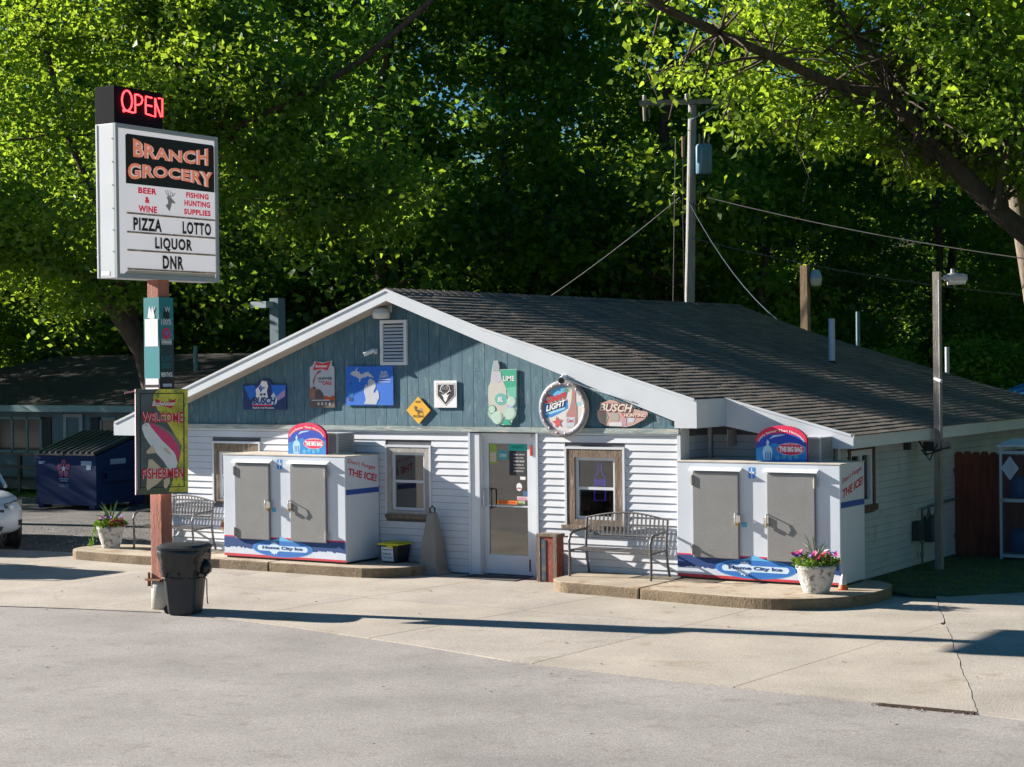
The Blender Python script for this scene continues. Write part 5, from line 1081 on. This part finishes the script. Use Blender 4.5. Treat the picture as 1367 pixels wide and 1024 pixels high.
# ================================================================== cars
m_paint = M('white car paint', (.55,.57,.60), .25, .02, 1, spec=.6)
def car(label, loc, rz, paint):
    t = thing('parked_suv', label, 'car', loc, rz)
    st = [(-2.28,.60,.45,.85),(-2.22,.78,.36,1.00),(-2.0,.87,.28,1.06),(-1.2,.90,.26,1.04),(0,.91,.26,1.03),(1.0,.905,.26,1.04),(1.55,.895,.27,1.02),(1.90,.87,.28,.965),(2.10,.82,.29,.88),(2.22,.72,.31,.76),(2.29,.56,.36,.66)]
    rings = []
    for x_, hw, zb, zt in st:
        ring = []
        for i in range(28):
            a = 2*PI*i/28; cx_, sy_ = math.cos(a), math.sin(a); y_ = hw*math.copysign(abs(cx_)**(.42), cx_); z_ = (zb+zt)/2+(zt-zb)/2*math.copysign(abs(sy_)**(.55), sy_)
            ring.append((x_, y_, z_))
        rings.append(ring)
    v_, f_ = loft(rings); MB().add(v_, f_, True).build('body', paint, t)
    cab_ = []
    for x_, hw, zt in ((-2.12,.72,1.10),(-1.95,.70,1.50),(-1.6,.68,1.62),(-.6,.68,1.68),(.2,.67,1.64),(.55,.69,1.40),(1.08,.76,1.05)):
        cab_.append([(x_, hw*math.copysign(abs(math.cos(a))**.5, math.cos(a))*(1 if math.sin(a) < .2 else .95), 1.0+(zt-1.0)*max(0, math.sin(a))**.4) for a in [PI*i/14 for i in range(15)]])
    n = 15; vs = [p_ for r in cab_ for p_ in r]; fs = [(i*n+j, i*n+j+1, (i+1)*n+j+1, (i+1)*n+j) for i in range(len(cab_)-1) for j in range(n-1)]
    MB().add(vs, fs, True).build('cabin', flat('car glass', (.02,.025,.03), .08), t)
    MB().hexa([(-1.9,-.60,1.60),(.15,-.58,1.63),(.15,.58,1.63),(-1.9,.60,1.60),(-1.85,-.55,1.66),(.1,-.54,1.70),(.1,.54,1.70),(-1.85,.55,1.66)]).build('roof_panel', paint, t, bevel=.03)
    for s_ in (-1,1):
        for pp_ in ([(.15,s_*.62,1.64),(1.0,s_*.78,1.05)],[(-.7,s_*.68,1.62),(-.75,s_*.80,1.03)],[(-1.9,s_*.66,1.58),(-2.1,s_*.76,1.05)]): MB().tube(pp_, .04, 6).build('pillar', paint, t)
        hl = MB().hexa([(2.245,s_*.50,.70),(2.06,s_*.845,.70),(2.00,s_*.80,.72),(2.1,s_*.5,.72),(2.20,s_*.50,.82),(1.98,s_*.855,.90),(1.94,s_*.80,.88),(2.1,s_*.5,.82)]).build('headlight', flat('headlight dark', (.03,.035,.04), .12), t, bevel=.012)
        MB().lathe([(0,0),(.05,.0),(.055,.02),(.0,.03)], (0,0,0), 14).build('reflector', flat('reflector', (.75,.78,.8), .1, ), hl, loc=(2.215,s_*.60,.76)).rotation_euler = (0, PI/2, s_*.3)
        MB().hexa([(2.27,s_*.52,.42),(2.17,s_*.80,.44),(2.1,s_*.74,.44),(2.2,s_*.5,.42),(2.285,s_*.53,.50),(2.18,s_*.81,.54),(2.1,s_*.74,.54),(2.2,s_*.5,.50)]).build('fog_lamp', flat('fog black', (.02,.022,.025), .3), t)
        for x_ in (-1.42,1.40):
            w_ = MB().lathe([(.0,-.11),(.25,-.11),(.34,-.09),(.345,0),(.34,.09),(.25,.11),(0,.11)], (0,0,0), 28).build('wheel', m_rubber, t, loc=(x_,s_*.76,.345)); w_.rotation_euler = (PI/2,0,0)
            MB().lathe([(0,.115),(.05,.12),(.19,.10),(.235,.115),(.235,.10)], (0,0,0), 20).lathe([(0,-.115),(.05,-.12),(.19,-.10),(.235,-.115),(.235,-.10)], (0,0,0), 20).build('rim', flat('rim alloy', (.4,.41,.42), .3), w_)
            MB().lathe([(.385,-.02),(.40,.02),(.385,.06)], (0,0,0), 24).build('arch_trim', m_black, t, loc=(x_,s_*.87,.345)).rotation_euler = (PI/2,0,0)
    MB().hexa([(2.25,-.46,.50),(2.25,.46,.50),(2.2,.46,.50),(2.2,-.46,.50),(2.27,-.48,.72),(2.27,.48,.72),(2.15,.48,.74),(2.15,-.48,.74)]).build('grille', flat('grille black', (.015,.015,.017), .3), t)
    MB().hexa([(2.30,-.42,.36),(2.30,.42,.36),(2.2,.42,.36),(2.2,-.42,.36),(2.305,-.46,.44),(2.305,.46,.44),(2.2,.46,.44),(2.2,-.46,.44)]).build('lower_grille', MATS['grille black'], t)
    MB().box(2.27,-.44,.60,2.285,.44,.63).build('grille_bar', flat('chrome', (.6,.62,.64), .12), t)
    return t
car('white car nose with dark headlight at the left edge on the gravel', (-14.98,-.10,.0), math.atan2(-.50,.866), m_paint)
car('dark car parked on the concrete just left of the picture casting its shadow', (-14.35,-3.62,.0), PI, M('dark car paint', (.03,.035,.05), .25, .02, 1))

# ================================================================== grass
m_gr = leaf_mat('grass blades', (.05,.12,.015), (.16,.28,.04), (.22,.42,.04), .35)
def grass(name, poly_, n, h, label):
    xs = [p_[0] for p_ in poly_]; ys = [p_[1] for p_ in poly_]; out = []
    while len(out) < n:
        P_ = np.stack([RS.uniform(min(xs), max(xs), n), RS.uniform(min(ys), max(ys), n)], 1)
        for x_, y_ in P_:
            ins = False; j = len(poly_)-1
            for i in range(len(poly_)):
                if (ys[i] > y_) != (ys[j] > y_) and x_ < (xs[j]-xs[i])*(y_-ys[i])/(ys[j]-ys[i])+xs[i]: ins = not ins
                j = i
            if ins: out.append((x_, y_))
            if len(out) >= n: break
    P_ = np.array(out); cs = np.stack([P_[:, 0], P_[:, 1], np.full(n, -.02)], 1); ax = RS.normal(size=(n, 3))*.45+np.array([0,0,1.0])
    o = leaves_mesh(name, cs, ax, RS.uniform(.5, 1.2, n)*h, .16, RS.uniform(0, 1, n), m_gr, None, .0, 'stuff'); o['label'] = label; o['category'] = 'grass'
GP = [(1.96,1.0),(2.7,.85),(3.1,.62),(3.6,.75),(4.3,1.6),(6.5,2.4),(6.5,9),(1.96,9)]
struct('soil_bed', MB().prism(lambda x,y,d:(x,y,d), GP, -.1, .006), M('mossy soil', (.07,.09,.035), .95, .4, 3, .5, 20, col2=(.12,.10,.06), thr=.55, c2scale=3))
grass('grass', GP, 13000, .065, 'short shaded grass along the right side wall')
grass('grass', [(-40,8.9),(-12,8.9),(-12,11),(-40,11)], 14000, .10, 'short grass in front of the house deck')
struct('lawn', MB().box(-60,9.15,-.2,-10,11.5,-.022), M('lawn soil', (.04,.055,.02), .95, .3, 3))
struct('far_right_road', MB().box(40,-12,-.2,70,-6,-.03), m_asph)
lt = MB()
for _ in range(60):
    x_, y_ = random.uniform(-9,7), random.uniform(-11,-1.8); a = random.uniform(0, PI); r_ = random.uniform(.012,.035)
    lt.add([(x_+r_*math.cos(a), y_+r_*math.sin(a), .006),(x_-r_*.4*math.sin(a), y_+r_*.4*math.cos(a), .009),(x_-r_*math.cos(a), y_-r_*math.sin(a), .006),(x_+r_*.4*math.sin(a), y_-r_*.4*math.cos(a), .014)], [(0,1,2,3)])
o = lt.build('leaf_litter', flat('dry leaf', (.10,.07,.04), .9), kind='stuff'); o['label'] = 'scattered dead leaves and crumbs on the concrete and asphalt'; o['category'] = 'litter'

# ================================================================== trees
m_bark = M('bark', (.085,.062,.045), .95, .3, 3, .9, 14, stretch=(4,4,.7), col2=(.05,.04,.03), thr=.5, c2scale=6)
m_bark2 = M('pale bark', (.20,.165,.13), .95, .25, 3, .9, 14, stretch=(4,4,.7), col2=(.09,.07,.05), thr=.52, c2scale=6)
m_leafA = leaf_mat('leaves dark', (.032,.095,.022), (.075,.17,.03), (.30,.52,.04), .46)
m_leafB = leaf_mat('leaves mid', (.040,.115,.018), (.12,.21,.025), (.46,.66,.04), .48)
m_leafC = leaf_mat('leaves yellow green', (.08,.17,.018), (.18,.27,.03), (.48,.68,.045), .5)
def clumps(cen, per, sig, size, tone_j=.25, droop=.35):
    k = len(cen); n = k*per
    base = np.repeat(cen, per, 0)+RS.normal(size=(n, 3))*np.array(sig)*np.repeat(RS.uniform(.6, 1.3, k), per)[:, None]
    ax = RS.normal(size=(n, 3))*np.array([1, 1, .55])+np.array([0, 0, -droop])
    tone = np.clip(np.repeat(RS.uniform(0, 1, k), per)*.7+RS.uniform(0, .45, n), 0, 1)
    return base, ax, RS.uniform(.7, 1.3, n)*size, tone
def limb(mb, p0, p1, r0, r1, wob=.12, n=6, s=7):
    p0, p1 = Vector(p0), Vector(p1); L_ = (p1-p0).length; pts = []; rs = []
    for i in range(n+1):
        u = i/n; p_ = p0.lerp(p1, u); 
        if 0 < i < n: p_ += Vector((random.uniform(-1,1), random.uniform(-1,1), random.uniform(-.4,1)))*wob*L_*.35
        pts.append(p_); rs.append(r0+(r1-r0)*u)
    mb.tube(pts, rs, s); return pts
def make_tree(name, label, H, R_, z0, ncl, per, leaf, bark, lmat, seed, group, dense=.5, tr=.24):
    random.seed(seed)
    t = thing(name, label, 'tree', (0,0,0), 0, group)
    mb = MB(); tp = [Vector((0,0,-.2))]
    for i in range(1, 8): tp.append(Vector((random.uniform(-.25,.25)*i*.4, random.uniform(-.25,.25)*i*.4, H*.92*i/7)))
    mb.tube(tp, [tr*(1-.85*i/7)+.02 for i in range(8)], 10)
    tips = []
    for k in range(15):
        u = random.uniform(z0/H*.8, .9); i = min(6, int(u*7)); b_ = tp[i].lerp(tp[i+1], u*7-i)
        a = random.uniform(0, 2*PI); rr_ = R_*(1-.55*max(0, (u-.5)*2))*random.uniform(.7,1.0); e = b_+Vector((math.cos(a)*rr_, math.sin(a)*rr_, random.uniform(.1,.55)*rr_))
        pts = limb(mb, b_, e, tr*.35*(1.1-u), .02); tips += pts[2:]
        for _ in range(2):
            q_ = random.choice(pts[2:]); e2 = q_+Vector((random.uniform(-1,1), random.uniform(-1,1), random.uniform(-.3,.8)))*R_*.35; tips += limb(mb, q_, e2, .035, .012, n=3, s=5)[1:]
    mb.build('trunk', bark, t)
    cen = []
    while len(cen) < ncl:
        if random.random() < .45: q_ = random.choice(tips); c_ = (q_.x+random.gauss(0,.5), q_.y+random.gauss(0,.5), q_.z+random.gauss(0,.4))
        else:
            a = random.uniform(0, 2*PI); zz = random.uniform(0, 1); prof = math.sin(PI*min(1, .12+.88*zz))**.55
            rr_ = R_*prof*math.sqrt(random.uniform(dense, 1.0)); c_ = (rr_*math.cos(a)+.6*math.sin(zz*9), rr_*math.sin(a), z0+(H-z0)*zz)
        if c_[2] > z0*.7: cen.append(c_)
    c_, ax, sz, tn = clumps(np.array(cen), per, (.42,.42,.26), leaf)
    leaves_mesh('crown', c_, ax, sz, .62, tn, lmat, t)
    return t
FW = np.array([-.535,.845]); RT = np.array([.845,.535]); OC = np.array([11.812,-23.082])
def at(t, l): p_ = OC+FW*t+RT*l; return (float(p_[0]), float(p_[1]), 0.0)
G1 = 'trees of the wood behind the store'
LB = ['tall dark leafy tree in the wood behind the store', 'tall slender dark green tree in the wood behind the store', 'broad mid green tree in the wood behind the store', 'light green loose crowned tree in the wood behind the store']
protos = [make_tree('forest_tree', LB[0], 19, 4.6, 2.2, 360, 60, .24, m_bark, m_leafA, 1, G1),
          make_tree('forest_tree', LB[1], 21, 4.0, 3.0, 330, 60, .235, m_bark, m_leafA, 2, G1, tr=.20),
          make_tree('forest_tree', LB[2], 17, 5.0, 1.6, 370, 60, .24, m_bark, m_leafB, 3, G1),
          make_tree('forest_tree', LB[3], 18, 4.4, 2.5, 330, 60, .23, m_bark2, m_leafB, 4, G1)]
spots = []
rnd = random.Random(33)
for t_, l0, l1, st_ in ((54,-4,17,4.1),(60,-19,-5,4.3),(63,-4,20,4.4),(68,-21,-4,4.6),(74,-22,24,4.6),(84,-25,27,4.6),(92,-28,30,5.5)):
    l_ = l0
    while l_ < l1: spots.append((t_+rnd.uniform(-2,2), l_+rnd.uniform(-1,1))); l_ += st_
for i, (t_, l_) in enumerate(spots):
    k = rnd.randrange(4); loc = at(t_, l_); s_ = rnd.uniform(.85,1.15)
    if t_ > 70: s_ *= .72
    elif l_ > 5: s_ *= .80
    if i < 4: o = protos[i]; o.location = loc; o.rotation_euler = (0,0,rnd.uniform(0,6)); o.scale = (s_,s_,s_)
    else: dup(protos[k], loc, rnd.uniform(0,6.28), None, (s_,s_,s_*rnd.uniform(.9,1.1)))
# undergrowth
random.seed(8)
def make_bush(label, group, R_, H, n, lmat, leaf, seed):
    random.seed(seed); t = thing('shrub', label, 'shrub', (0,0,0), 0, group); mb = MB()
    for k in range(6): a = random.uniform(0,6.28); limb(mb, (0,0,-.1), (R_*.7*math.cos(a), R_*.7*math.sin(a), H*.8), .03, .01, n=3, s=5)
    mb.build('stems', m_bark, t)
    cen = []
    for _ in range(n):
        a = random.uniform(0,6.28); z_ = random.random(); r_ = R_*math.sqrt(random.random())*math.sqrt(max(.05, 1-z_**2)); cen.append((r_*math.cos(a), r_*math.sin(a), .1+z_*H))
    c_, ax, sz, tn = clumps(np.array(cen), 45, (.25,.25,.18), leaf); leaves_mesh('crown', c_, ax, sz, .55, tn, lmat, t); return t
bsh = [make_bush('leafy undergrowth bush at the edge of the wood', 'bushes at the foot of the wood', 2.2, 3.4, 110, m_leafB, .16, 41)]
sp2 = [(50+rnd.uniform(-1,2), l_) for l_ in np.arange(-3, 16, 2.6)]+[(57+rnd.uniform(-1,2), l_) for l_ in np.arange(-18, -4, 2.8)]+[(70, l_) for l_ in np.arange(-20, 22, 3.6)]
for i, (t_, l_) in enumerate(sp2):
    loc = at(t_, float(l_)); s_ = rnd.uniform(.8,1.3)
    if i == 0: bsh[0].location = loc
    else: dup(bsh[0], loc, rnd.uniform(0,6.28), None, (s_,s_,s_*rnd.uniform(.8,1.2)))
# rising ground behind the wood
hm = MB(); nx, ny = 40, 8; hv = []
for j in range(ny+1):
    for i in range(nx+1):
        l_ = -90+180*i/nx; t_ = 78+9*j; p_ = at(t_, l_); hv.append((p_[0], p_[1], -.06+max(0, j-1)*1.9+.5*math.sin(i*1.3+j)))
hm.add(hv, [(j*(nx+1)+i, j*(nx+1)+i+1, (j+1)*(nx+1)+i+1, (j+1)*(nx+1)+i) for j in range(ny) for i in range(nx)], True)
struct('hill', hm, m_ground)
# tree beside the dumpster with forked trunk
random.seed(5)
ta = thing('big_forked_tree', 'big forked tree with dark trunk between the dumpster and the house', 'tree', (0,0,0))
def P43(u, v, t_=43.0):
    # turn direction offsets (in camera-parallel metres) into the tree's real limb positions
    l_ = (u-683.5)/2458*t_; h = (512-v)/2458*t_
    p_ = Vector((11.812,-23.082,3.19))+_f*t_+_R*l_+(-_D)*h; return p_
mb = MB()
def chain(L_, r0, r1, t_=43, dz=None):
    pts = [P43(u, v, t_+(dz[i] if dz else 0)) for i, (u, v) in enumerate(L_)]
    if L_[0][1] > 620: pts[0].z = -.2
    n = len(pts); mb.tube(pts, [r0+(r1-r0)*i/(n-1) for i in range(n)], 12); return pts
br = []
br += chain([(206,672),(203,520),(190,470),(160,425),(130,378),(70,348),(0,335),(-80,310)], .26, .10, 43, [0,0,0,-.3,-.6,-1,-1.5,-2])[4:]
br += chain([(203,540),(212,400),(222,250),(226,170),(245,90),(270,30),(300,-50)], .24, .10, 43, [0,0,.3,.5,.5,.8,1])[3:]
br += chain([(222,260),(293,180),(400,130),(484,80),(560,15),(640,-60)], .13, .05, 43.4, [0,-.3,-.8,-1,-1.4,-2])[1:3]
br += chain([(226,170),(215,90),(190,20),(150,-80)], .13, .07, 43.6)[1:]
br += chain([(190,465),(140,300),(90,180),(60,60),(30,-80)], .11, .05, 43, [0,.5,1.0,1.5,2])[1:]
br += chain([(300,178),(380,240),(440,270),(520,260)], .07, .03, 43, [0,-.5,-1,-1])[1:]
tips = []
for b_ in br:
    for _ in range(7):
        e = b_+Vector((random.uniform(-1,1), random.uniform(-1,1), random.uniform(-.35,.9)))*random.uniform(1.2,2.6); tips += limb(mb, b_, e, .035, .012, n=4, s=5)[1:]
mb.build('trunk', m_bark, ta)
cen = [(q_.x+random.gauss(0,.45), q_.y+random.gauss(0,.45), q_.z+random.gauss(0,.35)) for q_ in tips for _ in range(2)]
c_, ax, sz, tn = clumps(np.array(cen), 42, (.36,.36,.22), .17); leaves_mesh('crown', c_, ax, sz, .62, tn, m_leafB, ta)
# tree on the right reaching over the yard
tb_ = thing('overhanging_tree', 'large sunlit tree whose thick limb reaches in from the right', 'tree', (0,0,0)); mb = MB()
br = []
br += chain([(1640,690),(1560,520),(1480,420),(1420,355),(1330,280),(1270,218),(1235,185),(1190,130)], .27, .15, 37)[3:]
a1 = chain([(1190,130),(1110,112),(1030,75),(960,45),(880,8),(820,-40)], .115, .07, 37, [0,-.4,-.8,-1.3,-1.8,-2.2]); br += a1
a2 = chain([(1190,130),(1178,90),(1140,48),(1105,0),(1080,-90)], .12, .06, 37, [0,.4,.8,1.2,1.6]); br += a2
br += chain([(1270,218),(1300,120),(1320,40),(1330,-60)], .12, .06, 37.5)[1:]
br += chain([(1330,280),(1345,200),(1400,120)], .08, .05, 36.5)[1:]
for q_ in range(5): mb.tube([P43(1245-q_*2+random.uniform(-8,8), 195+random.uniform(-8,8), 36.85), P43(1240+random.uniform(-8,8), 210+random.uniform(-6,10), 36.75)], [.09,.05], 8)
tips = []
def region_ok(p_):
    d = p_-Vector((11.812,-23.082,3.19)); z_ = d.dot(_f); u = 683.5+2458*d.dot(_R)/z_; v = 512+2458*d.dot(_D)/z_
    lo = np.interp(u, [815,880,930,1000,1080,1150,1230,1300,1367,1500], [60,165,150,205,215,190,255,240,250,330]); return v < lo and u > 815
for b_ in br:
    for _ in range(15):
        e = b_+Vector((random.uniform(-1,1), random.uniform(-1,1), random.uniform(-.7,.9)))*random.uniform(.9,2.4)
        if region_ok(e): tips += limb(mb, b_, e, .03, .010, n=4, s=5)[1:]
for L_ in ([(1075,120),(1062,190),(1080,235),(1072,270)],[(1130,115),(1165,165),(1150,200)],[(1225,180),(1205,215),(1215,240)],[(930,40),(905,110),(893,160)],[(1000,65),(975,130),(960,175)],[(880,20),(862,90),(878,130)]):
    pts = [P43(u, v, 36.3) for u, v in L_]; mb.tube(pts, [.03,.02,.012,.01][:len(pts)], 5); tips += pts[1:]*3
mb.build('trunk', m_bark, tb_)
cen = [(q_.x+random.gauss(0,1.0), q_.y+random.gauss(0,1.0), q_.z+random.gauss(0,.3)) for q_ in tips for _ in range(3)]
LB_ = [(1500,440),(1420,355),(1330,280),(1270,218),(1235,185),(1190,130),(1110,112),(1030,75),(960,45),(880,8)]
LB2 = [(1190,130),(1178,90),(1140,48),(1105,0)]
def near(u, v, L_):
    b_ = 1e9
    for (x0_, y0_), (x1_, y1_) in zip(L_, L_[1:]):
        k_ = max(0, min(1, ((u-x0_)*(x1_-x0_)+(v-y0_)*(y1_-y0_))/((x1_-x0_)**2+(y1_-y0_)**2))); b_ = min(b_, math.hypot(u-x0_-k_*(x1_-x0_), v-y0_-k_*(y1_-y0_)))
    return b_
def behind(c):
    d = Vector(c)-Vector((11.812,-23.082,3.19)); z_ = d.dot(_f)
    u = 683.5+2458*d.dot(_R)/z_; v = 512+2458*d.dot(_D)/z_; nr = min(near(u, v, LB_), near(u, v, LB2))
    if nr < 34: return z_ > 38.0
    return z_ > 37.4 or random.random() < .30
cen = [c for c in cen if region_ok(Vector(c)) and behind(c)]
c_, ax, sz, tn = clumps(np.array(cen), 22, (.24,.24,.15), .165, droop=.6); leaves_mesh('crown', c_, ax, sz, .60, tn, m_leafC, tb_)
# second trunk at the right edge
tc2 = thing('pale_trunk_tree', 'pale barked tree standing at the top right edge', 'tree', (0,0,0)); mb = MB()
br = chain([(1420,690),(1385,420),(1362,280),(1350,190),(1340,110),(1322,30),(1305,-60),(1290,-200)], .27, .14, 41)[4:]
tips = []
for b_ in br:
    for _ in range(10):
        e = b_+Vector((random.uniform(-1,1), random.uniform(-1,1), random.uniform(-.2,.9)))*random.uniform(1.2,2.8); tips += limb(mb, b_, e, .04, .012, n=4, s=5)[1:]
mb.build('trunk', m_bark2, tc2)
cen = [(q_.x+random.gauss(0,.5), q_.y+random.gauss(0,.5), q_.z+random.gauss(0,.4)) for q_ in tips for _ in range(2)]
c_, ax, sz, tn = clumps(np.array(cen), 30, (.3,.3,.2), .16); leaves_mesh('crown', c_, ax, sz, .62, tn, m_leafB, tc2)
# roadside trees left of the picture: their shade falls on the gable, the yard and the house
G3 = 'roadside trees left of the picture'
s1 = make_tree('roadside_tree', 'broad roadside tree standing left of the picture towards the road', 18, 4.6, 9.3, 460, 60, .24, m_bark, m_leafB, 51, G3, .3, .26)
s1.location = (-27.5, 1.15, 0)
for i, (x_, y_, s_) in enumerate(((-31,6.5,.55),(-33,11,.72),(-37,4.8,.6),(-41,9,.72),(-37,14.5,.75),(-46,14,.75),(-33,20,.5))):
    dup(protos[i % 4 if i % 4 != 1 else 2], (x_, y_, 0), i*1.3, ['shady tree left of the house','second shady tree left of the house','tree far left beyond the gravel'][min(i, 2)] if i < 3 else 'tree of the left hand wood beyond the house', (s_, s_, s_))['group'] = 'trees left of the house'

G4 = 'unseen trees added beyond the yard to block sky light'  # unseen row added to cut sky light and darken the side wall
for i, (x_, y_, s_) in enumerate(((13.5,6,.95),(12,13,.9),(18,10,1.0),(10.5,20,.9),(17,19,1.0),(22,3,1.0),(20,27,1.0))):
    dup(protos[(i+2) % 4], (x_, y_, 0), i*2.1, 'unseen tree added beyond the yard to block sky light', (s_, s_, s_))['group'] = G4

# loose stones along the seam between concrete and asphalt, by the crack and across the road
gs = MB(); rr_ = random.Random(77)
def stone(x_, y_, r_):
    a = rr_.uniform(0, 6.28); h_ = r_*.8
    gs.add([(x_+r_*math.cos(a), y_+r_*math.sin(a), -.01),(x_+r_*math.cos(a+2.1), y_+r_*math.sin(a+2.1), -.01),(x_+r_*math.cos(a+4.2), y_+r_*math.sin(a+4.2), -.01),(x_, y_, h_)], [(0,1,3),(1,2,3),(2,0,3)])
for _ in range(160):
    x_ = rr_.uniform(5.5, 6.5); stone(x_, -6.97+rr_.gauss(0,.05), rr_.uniform(.004,.010))
for _ in range(900): stone(rr_.uniform(-16,-9.7), rr_.uniform(-.6,8.5), rr_.uniform(.008,.018))
o = gs.build('loose_stones', M('stones', (.30,.27,.23), .9, .4, 30), kind='stuff'); o['label'] = 'loose gravel stones by the drain strip and over the gravel lot'; o['category'] = 'gravel'
